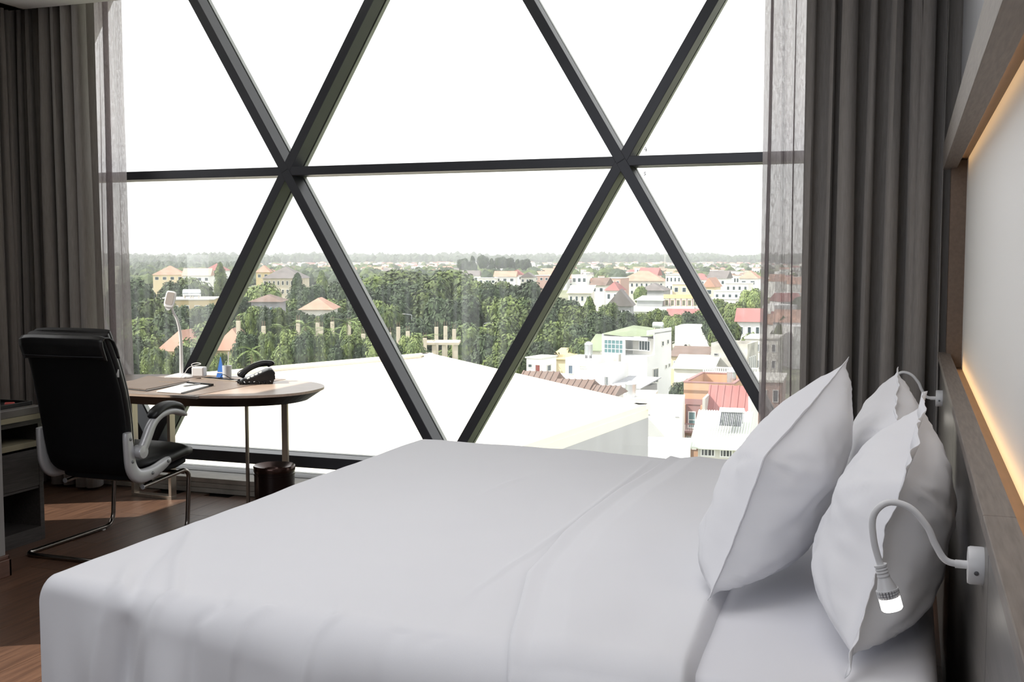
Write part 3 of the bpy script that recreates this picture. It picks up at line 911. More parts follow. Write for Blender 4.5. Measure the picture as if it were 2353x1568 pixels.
MB().prism(q, .0, .003).build('cover', M['black'], nd)
qc = (sum(p[0] for p in q) / 4, sum(p[1] for p in q) / 4)
MB().prism([((x - qc[0]) * .95 + qc[0] - .008, (y - qc[1]) * .95 + qc[1] - .012) for x, y in q], .003, .008).build('pages', M['paper'], nd)
e0, e1 = Vector((q[2][0], q[2][1], .008)), Vector((q[3][0], q[3][1], .008))
MB().bar(e0, e1, .02, .012, (0, 0, 1)).build('binding', M['black'], nd)
a, b = atz(420, 893, DZ), atz(460, 887, DZ)
pn = thing('pen', 'silver grey pen lying on the white notepad', 'pen', (a.x, a.y, DZ + .0125))
v = b - a; v.z = 0
MB().tube([(0, 0, 0), tuple(v * .12), tuple(v * .9), tuple(v)], [.001, .0042, .0042, .003], 10).build('barrel', M['silver'], pn, smooth=True)
MB().bar(tuple(v * .68 + Vector((0, 0, .005))), tuple(v * .98 + Vector((0, 0, .005))), .003, .0015, (0, 0, 1)).build('clip', M['silver_dk'], pn)

# adapter, cable tray, cables
ap = atz(469, 868, DZ)
ad = thing('power_adapter', 'white cube power adapter with looped cable behind the desk lamp', 'adapter', (ap.x, ap.y - .05, DZ + .012), R(12))
MB().box(-.04, .04, -.03, .03, 0, .062).build('body', M['white'], ad, bevel=.008)
MB().tube(smooth_path([(-.035, .0, .055), (-.05, .0, .075), (-.02, .01, .085), (.01, .0, .078), (-.055, -.02, .06), (-.085, -.03, .02), (-.11, -.04, -.008)], 6), .0022, 6).build('cable', M['white'], ad, smooth=True)
c0, c1 = atz(476, 869, DZ), atz(556, 876, DZ)
cv = c1 - c0; rz = atan2(cv.y, cv.x)
mid = (c0 + c1) / 2
so = thing('socket_tray', 'flush desk socket tray with grey metal frame and black cables', 'socket', (mid.x, mid.y - .02, DZ), rz)
hl = cv.length / 2
MB().box(-hl, hl, -.035, .035, 0, .006).build('frame', M['steel'], so, bevel=.002)
MB().box(-hl * .9, hl * .55, -.025, .025, .006, .0085).build('cover_plate', M['deskunder'], so)
MB().box(-hl * .3, -hl * .1, -.018, .018, .0085, .012).build('outlet', M['black'], so)
MB().tube(smooth_path([(-hl * .1, 0, .012), (-hl * .02, .0, .03), (hl * .2, -.01, .034), (hl * .5, .0, .012), (hl * .9, .01, .010)], 6), .002, 6).build('cable', M['black'], so, smooth=True)
# pen cup with a blue pencil and a white stick
cp = atz(551, 861, DZ); cp.y = min(cp.y, 6.03); 
cu = thing('pen_cup', 'small frosted pen cup behind the telephone', 'cup', (cp.x + .02, cp.y, DZ))
MB().lathe([(.026, 0), (.028, .002), (.030, .075), (.027, .075), (.025, .006), (.0, .006)], 24).build('body', M['acryl'], cu, smooth=True, angle=40)
tg = thing('blue_folded_card', 'blue folded pennant card standing beside the pen cup', 'card', (cp.x - .02, cp.y - .01, DZ))
MB().add([(-.028, -.01, 0), (.028, -.01, 0), (.002, 0, .13), (-.002, 0, .13), (-.028, .012, 0), (.028, .012, 0)], [(0, 1, 2, 3), (5, 4, 3, 2), (0, 3, 4), (1, 5, 2)]).build('card', M['blue'], tg)
MB().bar((-.02, -.009, .03), (.018, -.009, .03), .006, .002).build('white_band', M['white'], tg)
ws = thing('stirrer', 'thin white stick standing upright in the pen cup', 'stick', (cp.x + .026, cp.y, DZ + .008))
MB().tube([(0, 0, 0), (.008, 0, .155)], .0028, 8).build('shaft', M['white'], ws, smooth=True)

# waste bin
bn = thing('waste_bin', 'round dark bronze waste bin with funnel rim under the desk', 'bin', (-3.60, 5.79, 0))
MB().lathe([(.112, 0), (.118, .004), (.121, .215), (.124, .217), (.124, .229), (.121, .231), (.121, .238), (.124, .240)], 48, caps=False).build('body', M['bronze'], bn, smooth=True, angle=30)
MB().lathe([(.0, .003), (.112, .003)], 48, caps=False).build('bottom', M['bronze'], bn)
MB().lathe([(.124, .240), (.126, .268), (.122, .274), (.075, .248), (.072, .240), (.070, .20)], 48, caps=False).build('funnel_rim', M['bronze_rim'], bn, smooth=True, angle=40)

# ---------------------------------------------------------------- cabinet beside the partition, tray, television
cb = thing('side_cabinet', 'dark wood minibar cabinet with open bay and slim shelf beside the partition', 'cabinet', (-4.4, 4.45, 0))
def cbx(name, x0, x1, y0, y1, z0, z1, m, **k): return MB().box(x0, x1, y0, y1, z0, z1).build(name, M[m], cb, **k)
CY0, CY1 = -.30, .31
cbx('top', -.62, .03, CY0, CY1 - .02, .695, .735, 'cabtop', bevel=.003)
cbx('top_edge', .03, .034, CY0, CY1 - .02, .668, .695, 'cream')
cbx('upper_shelf', -.60, .02, CY0, CY1 - .03, .640, .690, 'cab')
cbx('cream_shelf', -.60, .008, CY0, CY1 - .02, .515, .545, 'cream', bevel=.002)
cbx('side_panel', -.60, .0, CY1 - .03, CY1, 0, .64, 'cab', bevel=.002)
cbx('side_panel', -.60, .0, CY0, CY0 + .03, 0, .64, 'cab', bevel=.002)
cbx('back_panel', -.60, -.58, CY0 + .03, CY1 - .03, .05, .64, 'cab')
cbx('drawer_front', -.02, .0, CY0 + .032, CY1 - .032, .30, .50, 'cab', bevel=.002)
cbx('bay_rail', -.58, -.005, CY0 + .03, CY1 - .03, .285, .298, 'cab')
cbx('plinth', -.58, -.0, CY0 + .03, CY1 - .03, 0, .075, 'cab')
ty = thing('serving_tray', 'black serving tray on the minibar cabinet', 'tray', (-4.62, 4.56, .735))
MB().prism([(-.18, -.22), (.18, -.22), (.18, .16), (-.18, .16)], 0, .006).prism([(-.19, -.23), (.19, -.23), (.19, -.22), (-.19, -.22)], 0, .022).prism([(-.19, .16), (.19, .16), (.19, .17), (-.19, .17)], 0, .022).prism([(.18, -.22), (.19, -.22), (.19, .16), (.18, .16)], 0, .022).prism([(-.19, -.22), (-.18, -.22), (-.18, .16), (-.19, .16)], 0, .022).build('dish', M['black'], ty, bevel=.002)
for i, (x, y, m, lab) in enumerate(((.10, -.12, 'packr', 'small red sachet on the black tray'), (.05, -.02, 'paper', 'small white sachet on the black tray'), (.12, .08, 'packr', 'small red and white sachet at the tray end'))):
    t = thing('sachet', lab, 'sachet', (-4.62 + x, 4.56 + y, .7415), .3 + i)
    MB().box(-.035, .035, -.025, .025, 0, .012).build('packet', M[m], t, bevel=.005)
    MB().box(.035, .041, -.025, .025, .004, .007).build('crimp', M['paper'], t)
tv = thing('television', 'flat black wall-mounted television on the partition', 'television', (-4.05, 3.5, 1.27))
MB().box(0, .05, -.45, .50, 0, .58).build('housing', M['tv'], tv, bevel=.004)
MB().box(.05, .052, -.44, .49, .01, .57).build('screen', M['black'], tv)


# ================================================================ outside
GZ = EYE - 23.3                                  # street level far below the room
def dist(pytop, h): return (23.3 - h) * F / (pytop - 594)
def gpos(px, D):
    p = atd(px, 594, D); return Vector((p.x, p.y, GZ))
def plaster(name, c, var=.05, rough=.85, **k): return mat(name, c, rough, spec=.2, var=var, scale=.35, **k)
X = {
 'white': plaster('white_plaster', '#e9e9ea'), 'offwhite': plaster('offwhite_plaster', '#d8d6d0', .08), 'cream': plaster('cream_plaster', '#dfcfae'),
 'yellow': plaster('yellow_plaster', '#c9b68c'), 'orange': plaster('orange_plaster', '#bb977c'), 'maroon': plaster('maroon_trim', '#967472'),
 'pink': plaster('pink_plaster', '#b79a90'), 'grey': plaster('grey_render', '#9b9ca0', .12), 'dirty': plaster('weathered_render', '#b3b0aa', .35),
 'concrete': plaster('raw_concrete', '#c2b8a8', .2), 'green': plaster('green_roof_sheet', '#88927a', .12), 'redtile': plaster('red_roof_tile', '#9a6a68', .12),
 'orangetile': plaster('orange_roof_tile', '#b08c7c', .14), 'browntile': plaster('brown_roof_tile', '#786861', .2), 'greytile': plaster('grey_roof_tile', '#75706f', .15),
 'fibre': plaster('fibre_sheet', '#cdd3c8', .08), 'glass': mat('far_window_glass', '#3d4a50', .15), 'glassblue': mat('blue_window_glass', '#5d7f85', .15),
 'door': mat('brown_door', '#74352f', .5), 'doorblue': mat('blue_grey_door', '#5a6a7c', .5), 'steel': mat('tank_steel', '#c3c7cc', .25, metal=.7), 'dark': mat('dark_grey', '#2e2f31', .6),  # dark: one flat dark grey for tank legs, grilles and blank panes
 'roofdeck': plaster('roof_deck', '#f0e9d8', .05), 'fascia': plaster('fascia_render', '#b2b1b3', .06), 'tanwall': plaster('tan_render', '#a29c92', .08), 'tube': mat('solar_tube', '#2b3138', .2),
}
def leaf(name, c1, c2):
    m, t, b = nt(name)
    b.inputs['Roughness'].default_value = .6; b.inputs['Specular IOR Level'].default_value = .25
    tc = t.nodes.new('ShaderNodeTexCoord'); n = t.nodes.new('ShaderNodeTexNoise'); n.inputs['Scale'].default_value = 2.6
    n.inputs['Detail'].default_value = 5
    t.links.new(tc.outputs['Object'], n.inputs['Vector'])
    r = t.nodes.new('ShaderNodeValToRGB'); r.color_ramp.elements[0].color = rgb(c1); r.color_ramp.elements[1].color = rgb(c2)
    r.color_ramp.elements[0].position, r.color_ramp.elements[1].position = .35, .65
    t.links.new(n.outputs[0], r.inputs[0])
    oi = t.nodes.new('ShaderNodeObjectInfo'); hs = t.nodes.new('ShaderNodeHueSaturation')
    mr = t.nodes.new('ShaderNodeMapRange'); mr.inputs[3].default_value = .75; mr.inputs[4].default_value = 1.3
    t.links.new(oi.outputs['Random'], mr.inputs[0]); t.links.new(mr.outputs[0], hs.inputs['Value']); t.links.new(r.outputs[0], hs.inputs['Color'])
    t.links.new(hs.outputs[0], b.inputs['Base Color'])
    return m
X['leaf'] = leaf('broadleaf', '#35452a', '#66743f')
X['leafdark'] = leaf('dark_foliage', '#263325', '#445337')
X['leaflight'] = leaf('light_foliage', '#516238', '#7a8752')
X['palm'] = leaf('palm_leaf', '#51653f', '#83935c')
X['bark'] = mat('bark', '#6b5b4c', .9)
X['ground'] = mat('town_ground', '#8b8a72', .95, var=.3, scale=.02, dark='#5f6b48')

struct('ground', MB().add([(-9000, 8, GZ), (9000, 8, GZ), (9000, 12000, GZ), (-9000, 12000, GZ)], [(0, 1, 2, 3)]), X['ground'])

# ---- the white roof of the lower wing next to the tower
RZ = -3.0
rp = [(-21.1, 47.2), (-37.0, 7.6), (-10.55, 7.6), (-7.35, 32.7)]
pod = thing('lower_wing', 'wide low white roof of the neighbouring wing with raised kerb and grey fascia', 'building', (-20, 25, GZ))
PO = Vector((-20, 25, GZ))
def podm(mb, name, m, **k):
    mb.v = [tuple(Vector(v) - PO) for v in mb.v]
    return mb.build(name, X[m], pod, **k)
podm(MB().prism(rp, RZ - .25, RZ), 'roof_slab', 'roofdeck')
rc = (sum(p[0] for p in rp) / 4, sum(p[1] for p in rp) / 4)
ins = lambda k: [(rc[0] + (x - rc[0]) * k, rc[1] + (y - rc[1]) * k) for x, y in rp]
podm(MB().prism(rp, RZ - 1.55, RZ - .25), 'fascia', 'fascia')
podm(MB().prism(ins(.90), GZ, RZ - 1.55), 'wall', 'tanwall')
for a, b in zip(rp, rp[1:] + rp[:1]):
    A, B = Vector((a[0], a[1], RZ + .08)), Vector((b[0], b[1], RZ + .08))
    cdir = (Vector((rc[0], rc[1], RZ + .08)) - (A + B) / 2).normalized() * .22
    podm(MB().bar(A + cdir, B + cdir, .40, .16, (0, 0, 1)), 'kerb', 'roofdeck')
    podm(MB().bar(A + cdir * 2.4 - Vector((0, 0, .06)), B + cdir * 2.4 - Vector((0, 0, .06)), .22, .05, (0, 0, 1)), 'gutter_strip', 'concrete')

# ---- building kit
def win_parts(par, M4, rects, frame='white', pane='glass', grid=(1, 1), name='window'):
    for x0, x1, z0, z1 in rects:
        w = min(.12, (x1 - x0) * .12)
        mb = MB()
        mb.box(x0, x1, -.10, .02, z0, z0 + w, M4).box(x0, x1, -.10, .02, z1 - w, z1, M4).box(x0, x0 + w, -.10, .02, z0 + w, z1 - w, M4).box(x1 - w, x1, -.10, .02, z0 + w, z1 - w, M4)
        nx, nz = grid
        for i in range(1, nx):
            xx = x0 + (x1 - x0) * i / nx; mb.box(xx - w * .35, xx + w * .35, -.08, .02, z0 + w, z1 - w, M4)
        for j in range(1, nz):
            zz = z0 + (z1 - z0) * j / nz; mb.box(x0 + w, x1 - w, -.07, .02, zz - w * .35, zz + w * .35, M4)
        f = mb.build(name, X[frame], par)
        MB().box(x0 + w, x1 - w, -.05, .015, z0 + w, z1 - w, M4).build('pane', X[pane], f)
def roof_mesh(kind, x0, x1, y0, y1, z, h, over=.4):
    x0 -= over; x1 += over; y0 -= over; y1 += over
    mb = MB()
    t = .12
    if kind == 'gx':      # ridge along x
        ym = (y0 + y1) / 2
        mb.add([(x0, y0, z), (x1, y0, z), (x1, ym, z + h), (x0, ym, z + h), (x0, y1, z), (x1, y1, z)], [(0, 1, 2, 3), (3, 2, 5, 4), (0, 3, 4), (1, 5, 2), (0, 4, 5, 1)])
    elif kind == 'gy':
        xm = (x0 + x1) / 2
        mb.add([(x0, y0, z), (x0, y1, z), (xm, y1, z + h), (xm, y0, z + h), (x1, y0, z), (x1, y1, z)], [(1, 0, 3, 2), (3, 4, 5, 2), (0, 4, 3), (5, 1, 2), (0, 1, 5, 4)])
    elif kind == 'hip':
        e = min((x1 - x0), (y1 - y0)) / 2 * .98
        if (x1 - x0) > (y1 - y0): a, b = (x0 + e, (y0 + y1) / 2), (x1 - e, (y0 + y1) / 2)
        else: a, b = ((x0 + x1) / 2, y0 + e), ((x0 + x1) / 2, y1 - e)
        p = [(x0, y0, z), (x1, y0, z), (x1, y1, z), (x0, y1, z), (a[0], a[1], z + h), (b[0], b[1], z + h)]
        if (x1 - x0) > (y1 - y0): f = [(0, 1, 5, 4), (1, 2, 5), (2, 3, 4, 5), (3, 0, 4), (3, 2, 1, 0)]
        else: f = [(0, 1, 4), (1, 2, 5, 4), (2, 3, 5), (3, 0, 4, 5), (3, 2, 1, 0)]
        mb.add(p, f)
    elif kind == 'mono':  # falls towards the front
        mb.add([(x0, y0, z), (x1, y0, z), (x1, y1, z + h), (x0, y1, z + h), (x0, y0, z - t), (x1, y0, z - t), (x1, y1, z + h - t), (x0, y1, z + h - t)], [(0, 1, 2, 3), (7, 6, 5, 4), (0, 4, 5, 1), (1, 5, 6, 2), (2, 6, 7, 3), (3, 7, 4, 0)])
    return mb
class Bld:
    def __init__(s, name, label, cat, px0, px1, pytop, h, depth, rot=0, wall='white', D=None, wallbottom=0, group=None):
        s.D = D or dist(pytop, h); s.h = h if D is None else 23.3 - (pytop - 594) * s.D / F
        s.k = s.D / F; s.pc = (px0 + px1) / 2; s.py = pytop
        s.c = 1 / cos(R(rot)); s.w = (px1 - px0) * s.k * s.c; s.d = depth
        p = gpos(s.pc, s.D)
        bearing = atan2(-p.x, p.y)
        s.o = thing(name, label, cat, p, bearing + R(rot), group)
        s.wall = wall
        s.wb = wallbottom
        MB().box(-s.w / 2, s.w / 2, 0, s.d, s.wb, s.h).build('wall', X[wall], s.o)
    def x(s, px): return (px - s.pc) * s.k * s.c
    def z(s, py): return s.h - (py - s.py) * s.k
    def win(s, rects, frame='white', pane='glass', grid=(1, 1), name='window'):
        win_parts(s.o, None, [(s.x(a), s.x(c), s.z(d), s.z(b)) for a, b, c, d in rects], frame, pane, grid, name); return s
    def side(s, rects, frame='white', pane='glass', grid=(1, 1), name='window'):
        # rects on the right-hand face: (metres from the front, metres from top) pairs
        M4 = Matrix.Translation((s.w / 2, 0, 0)) @ Matrix.Rotation(pi / 2, 4, 'Z')
        win_parts(s.o, M4, [(a, c, s.h - d, s.h - b) for a, b, c, d in rects], frame, pane, grid, name); return s
    def auto(s, cols, rows, frac=.5, pane='glass', frame='white', ph=None):
        rects = []
        fh = s.h / max(1, round(s.h / 3.4)) if ph is None else ph
        for j in range(rows):
            for i in range(cols):
                cx_ = -s.w / 2 + s.w * (i + .5) / cols; ww = s.w / cols * frac / 2
                zc = s.h - fh * (j + .55); rects.append((cx_ - ww, cx_ + ww, zc - fh * .25, zc + fh * .25))
        win_parts(s.o, None, rects, frame, pane); return s
    def roof(s, kind, m, h, over=.4, z=None):
        s.r = roof_mesh(kind, -s.w / 2, s.w / 2, 0, s.d, (s.h if z is None else z) + .003, h, over).build('roof', X[m], s.o); return s
    def parapet(s, h=.8, t=.2, m=None, cap=None):
        w, d, z = s.w / 2, s.d, s.h
        for a in ((-w, w, 0, t), (-w, w, d - t, d), (-w, -w + t, t, d - t), (w - t, w, t, d - t)):
            q = MB().box(*a, z, z + h).build('parapet', X[m or s.wall], s.o)
            if cap: MB().box(a[0] - .05, a[1] + .05, a[2] - .05, a[3] + .05, z + h, z + h + .12).build('parapet_cap', X[cap], q)
        return s
    def part(s, name, m, x0, x1, y0, y1, z0, z1):
        MB().box(x0, x1, y0, y1, z0, z1).build(name, X[m], s.o); return s
    def ppart(s, name, m, px0, px1, py0, py1, y0, y1):
        return s.part(name, m, s.x(px0), s.x(px1), y0, y1, s.z(py1), s.z(py0))

# the white town house with a green sheet roof
b = Bld('town_house', 'tall white narrow town house with a green sheet roof and glazed loft', 'house', 1384, 1488, 818, 9.0, 9.5, -24, 'white')
u0 = b.h
b.part('loft_wall', 'white', -b.w / 2, -b.w / 2 + .25, 0, b.d, u0, u0 + 3.1)
b.part('loft_wall', 'white', -b.w / 2 + .25, b.w / 2, b.d - .25, b.d, u0, u0 + 3.3)
b.part('loft_wall', 'white', b.w / 2 - .2, b.w / 2, 2.8, b.d - .25, u0, u0 + 3.3)
b.part('loft_pier', 'white', -.15, .1, .0, .25, u0, u0 + 2.3)
b.part('loft_pier', 'white', -b.w / 2 + .25, -.15, .0, .2, u0, u0 + .18)
b.part('loft_screen', 'offwhite', .1, b.w / 2 - .2, 2.9, 3.1, u0, u0 + 2.4)
b.part('loft_lintel', 'white', -b.w / 2 + .25, b.w / 2, .0, .25, u0 + 2.3, u0 + 2.75)
win_parts(b.o, Matrix.Translation((0, .12, 0)), [(-b.w / 2 + .3, -.18, u0 + .2, u0 + 2.3)], 'white', 'glassblue', (5, 3))
win_parts(b.o, Matrix.Translation((0, 2.9, 0)), [(1.1, b.w / 2 - .7, u0 + .5, u0 + 2.1)], 'white', 'glass', (4, 1))
b.part('balcony_rail', 'offwhite', .1, b.w / 2, 0, .06, u0 + .85, u0 + .93)
w2 = b.w / 2
MB().add([(-w2, 0, u0 + 3.1), (-.3, 2.0, u0 + 3.35), (w2 - .4, 2.4, u0 + 2.8), (w2, b.d - .5, u0 + 3.4), (-w2 + 1, b.d, u0 + 3.9), (-.3, .1, u0 + 2.8)],
         [(0, 5, 1), (0, 1, 4), (1, 2, 3), (1, 3, 4), (5, 2, 1)]).build('roof', X['green'], b.o)
b.part('roof_parapet', 'white', w2 - .2, w2, .3, b.d, u0 + 3.1, u0 + 3.75)
b.side([(2.2, 2.0, 4.2, 4.2), (7.0, 1.8, 7.6, 2.4), (8.3, 1.7, 8.9, 2.3), (2.0, 6.9, 4.6, 9.0), (6.6, 7.0, 7.2, 7.6)], 'offwhite', 'glass', (2, 1))
b.side([(5.5, -1.9, 6.3, -1.1), (7.6, -2.0, 8.3, -1.3)], 'offwhite', 'glass')
tank_at = []
def water_tank(label, pos, r, h, legs=.8, horiz=False, rz=0):
    t = thing('water_tank', label, 'water tank', pos, rz)
    if horiz:
        Q = Matrix.Translation((-h / 2, 0, r + .35)) @ Matrix.Rotation(pi / 2, 4, 'Y')
        MB().lathe([(0, -.1), (r * .8, 0), (r, .12), (r, h - .12), (r * .8, h), (0, h + .1)], 16, Q).build('drum', X['steel'], t, smooth=True)
        for xx in (-h * .3, h * .3): MB().box(xx - .08, xx + .08, -r * .7, r * .7, 0, .55).build('cradle', X['concrete'], t)
    else:
        MB().lathe([(r * .97, legs)] + [(r * (1 if k % 2 else .95), legs + h * k / 10) for k in range(1, 10)] + [(r, legs + h), (r * .5, legs + h * 1.16), (.1, legs + h * 1.2)], 16).build('drum', X['steel'], t, smooth=True, angle=60)
        for k in range(4):
            a = pi / 4 + k * pi / 2
            MB().box(r * .75 * cos(a) - .05, r * .75 * cos(a) + .05, r * .75 * sin(a) - .05, r * .75 * sin(a) + .05, 0, legs + .05).build('leg', X['dark'], t)
        MB().lathe([(r * .9, legs * .45), (r * .9, legs * .52)], 12, caps=False).build('brace_ring', X['dark'], t)
    return t
Q = b.o.matrix_basis
water_tank('steel water drum lying on the green roofed town house', Q @ Vector((w2 - 1.0, 6.5, u0 + 3.36)), .5, 1.6, horiz=True, rz=b.o.rotation_euler.z + .3)

# plain white block beside it, with air conditioner
b = Bld('white_block', 'plain white slab-sided building behind the green roofed house', 'building', 1553, 1632, 752, 12.0, 10, -8, 'white', D=215)
b.part('parapet_cap', 'offwhite', -b.w / 2, b.w / 2, 0, .2, b.h, b.h + .15)
b.side([(1.5, 1.5, 3.2, 4.0), (1.5, 5.5, 3.2, 8)], 'offwhite', 'glass')
ac = thing('air_conditioner', 'small white air conditioner on the blank white wall', 'air conditioner', b.o.matrix_basis @ Vector((b.x(1580), -.02, b.z(800))), b.o.rotation_euler.z)
MB().box(-.5, .5, -.4, 0, 0, .75).build('case', X['offwhite'], ac, bevel=.03)
MB().lathe([(.28, 0), (.28, .02), (.0, .02)], 18, Matrix.Translation((-.1, -.41, .37)) @ Matrix.Rotation(pi / 2, 4, 'X')).build('fan_grille', X['dark'], ac)
b = Bld('low_shed', 'low white shed with pale sheet roof beside the town house', 'shed', 1552, 1640, 848, 5.0, 8, -8, 'offwhite', D=185); b.roof('mono', 'fibre', 1.6)
b = Bld('tiled_annex', 'long narrow annex with a falling red-brown tile roof', 'shed', 1545, 1626, 820, 7.0, 5, -10, 'cream', D=196); b.roof('mono', 'browntile', 1.4); b.auto(4, 1, .4)

# weathered grey house and balustrade terrace
b = Bld('weathered_house', 'weathered grey house with stained walls and roof balusters', 'house', 1637, 1720, 800, 9.5, 8, -14, 'dirty', D=190)
b.win([(1644, 814, 1654, 820), (1676, 812, 1686, 830)], 'grey', 'dark'); b.parapet(.7, .2)
b.side([(1.0, 1.6, 1.8, 4.6), (2.4, 1.6, 3.2, 4.6), (3.8, 1.6, 4.6, 4.6), (5.2, 1.6, 6.0, 4.6)], 'white', 'glass')
b = Bld('balustrade_terrace', 'white terrace house with a long balustrade of small posts', 'house', 1618, 1745, 866, 6.0, 7, -4, 'offwhite', D=172)
hb_ = 1.35
b.part('top_rail', 'white', -b.w / 2, b.w / 2, 0, .22, b.h + hb_ - .2, b.h + hb_)
for i in range(26):
    xx = -b.w / 2 + b.w * (i + .5) / 26
    b.part('baluster', 'white', xx - .09, xx + .09, .05, .2, b.h, b.h + hb_ - .2)

# left-hand small white houses
b = Bld('rooftop_hut', 'small white rooftop hut with a brown door', 'house', 1210, 1244, 825, 8.5, 4.5, -30, 'white', D=160)
b.win([(1214, 838, 1224, 847)], 'offwhite', 'glass'); b.win([(1230, 838, 1243, 862)], 'offwhite', 'door', name='door'); b.side([(1.6, 1.0, 2.8, 2.0)], 'offwhite', 'glass')
b.part('roof_slab', 'offwhite', -b.w / 2 - .15, b.w / 2 + .15, -.15, b.d + .15, b.h, b.h + .18)
b = Bld('flat_white_house', 'flat roofed white house with a blue-grey door under a steel water tank', 'house', 1300, 1362, 829, 9.5, 6, -18, 'white', D=150)
b.win([(1307, 841, 1318, 862)], 'offwhite', 'doorblue', name='door'); b.win([(1332, 841, 1350, 848)], 'offwhite', 'fibre'); b.parapet(.25, .2)
b.part('annex', 'white', -b.w / 2 - 3.6, -b.w / 2, -.8, 4, 0, b.h - 2.3)
water_tank('ribbed steel water tank with blue bands above the flat white house', b.o.matrix_basis @ Vector((b.x(1342), 2.2, b.h)), .58, 1.55, .55)
b = Bld('white_side_house', 'white house wing with a tall barred window below the flat roofed house', 'house', 1366, 1408, 846, 8.6, 6, -22, 'white', D=143)
b.win([(1391, 866, 1401, 888)], 'white', 'glass', (3, 1)); b.parapet(.25, .2)
b = Bld('stained_tower', 'narrow stained stair tower between the white houses', 'tower', 1405, 1420, 838, 9.2, 3, -20, 'dirty', D=152); b.win([(1410, 850, 1417, 859)], 'offwhite', 'glass'); b.part('tank_box', 'dirty', -.3, .5, .5, 1.5, b.h, b.h + 1.3)
b = Bld('yellow_shed', 'low house with a pale yellow sheet roof behind the rooftop hut', 'shed', 1266, 1335, 826, 8.4, 7, -16, 'cream', D=178); b.roof('mono', 'yellow', 1.2)
b = Bld('green_shed', 'low shed with a green mono-pitch roof beside the town house', 'shed', 1352, 1380, 806, 8.0, 6, -15, 'offwhite', D=178); b.roof('mono', 'green', 2.2)
def tiled(px0, px1, pytop, D, label, m='browntile', ridge=2.2, depth=6, rot=-14, wall='offwhite', kind='gx'):
    bb = Bld('tiled_house', label, 'house', px0, px1, pytop, 5, depth, rot, wall, D=D)
    bb.roof(kind, m, ridge)
    w, d = bb.w / 2 + .4, bb.d
    n = max(6, int(bb.w / .55))
    rb = MB()
    L = hypot(d / 2 + .4, ridge)
    for i in range(n + 1):     # tile ridges
        xx = -w + 2 * w * i / n
        rb.bar((xx, -.4, bb.h + .03), (xx, d / 2, bb.h + ridge + .03), .16, .08, (0, 0, 1))
    rb.build('tile_ribs', X[m], bb.r, kind='stuff')
    return bb
tiled(1196, 1262, 889, 112, 'house with a brown tile roof just past the white wing roof', ridge=1.2)
tiled(1270, 1342, 905, 106, 'second brown tiled roof, lower than the first and nearer the tall white wall', ridge=1.0)
tiled(1350, 1402, 918, 104, 'small brown tiled roof next to the steel tank', ridge=.9)
b = Bld('grey_shed', 'small grey lean-to with a tin roof behind the tank', 'shed', 1408, 1470, 892, 6.2, 6, -24, 'grey', D=140); b.roof('mono', 'grey', .8)
water_tank('silver ribbed water tank in front of the grey lean-to', gpos(1452, 122) + Vector((0, 0, 23.3 - (925 - 594) * 122 / F)), .62, 1.5, .5)
tb = Bld('tank_house', 'flat white roof carrying the silver ribbed tank', 'house', 1405, 1500, 922, 7, 8, -6, 'offwhite', D=119)
tb.parapet(.2, .2)

# big blank white wall and the lower white roof before it
b = Bld('blank_white_building', 'large blank white wall facing the tower beside the orange building', 'building', 1488, 1572, 926, 10, 6, -3, 'white', D=105)
b.part('parapet_cap', 'white', -b.w / 2, b.w / 2, 0, .25, b.h, b.h + .1)
b.part('vent_slot', 'grey', b.x(1555), b.x(1564), -.04, .02, b.z(962), b.z(960)); b.part('vent_slot', 'grey', b.x(1490), b.x(1497), -.04, .02, b.z(958), b.z(956))
b = Bld('white_annex', 'low white annex with a flat roof at the foot of the blank wall', 'shed', 1462, 1590, 1040, 4, 5, -2, 'white', D=90); b.parapet(.3, .25)

# the orange building with balcony
b = Bld('orange_house', 'orange and maroon house with balcony and flat parapet roof', 'house', 1575, 1690, 908, 8, 10, -10, 'orange', D=112)
k = b.k
b.ppart('band', 'maroon', 1575, 1690, 921, 934, -.12, .02)
b.ppart('roof_band', 'orange', 1575, 1690, 900, 908, 0, .25)
b.parapet(1.1, .25, 'orange', 'maroon')
b.ppart('balcony_recess', 'maroon', 1581, 1616, 934, 992, -.03, .03)
b.ppart('pier', 'orange', 1575, 1581, 934, 1060, -.5, .02)
b.ppart('pier', 'orange', 1616, 1628, 934, 1060, -.5, .02)
b.ppart('balcony_slab', 'maroon', 1573, 1624, 993, 997, -1.2, .02)
b.win([(1586, 950, 1604, 990)], 'white', 'glassblue', (1, 2), name='door')
for i in range(11):
    xx = 1576 + i * 4
    b.ppart('baluster', 'white', xx, xx + 1.2, 977, 993, -1.15, -1.08)
b.ppart('hand_rail', 'maroon', 1574, 1622, 975, 977.5, -1.2, -1.05)
b.win([(1580, 1008, 1606, 1040)], 'offwhite', 'dark', (7, 1), name='shutter_gate')
b.ppart('awning', 'pink', 1622, 1672, 937, 941, -1.0, .02)
b.part('side_band', 'pink', b.w / 2 - .02, b.w / 2 + .08, 0, b.d, b.h - 1.9, b.h - 1.5)
b.side([(3, 2.4, 4.2, 4.0), (6, 2.4, 7.2, 4.0)], 'offwhite', 'glass')
water_tank('grey water tank standing on the orange house roof', b.o.matrix_basis @ Vector((b.x(1668), 4.5, b.h)), .5, 1.5, .5)
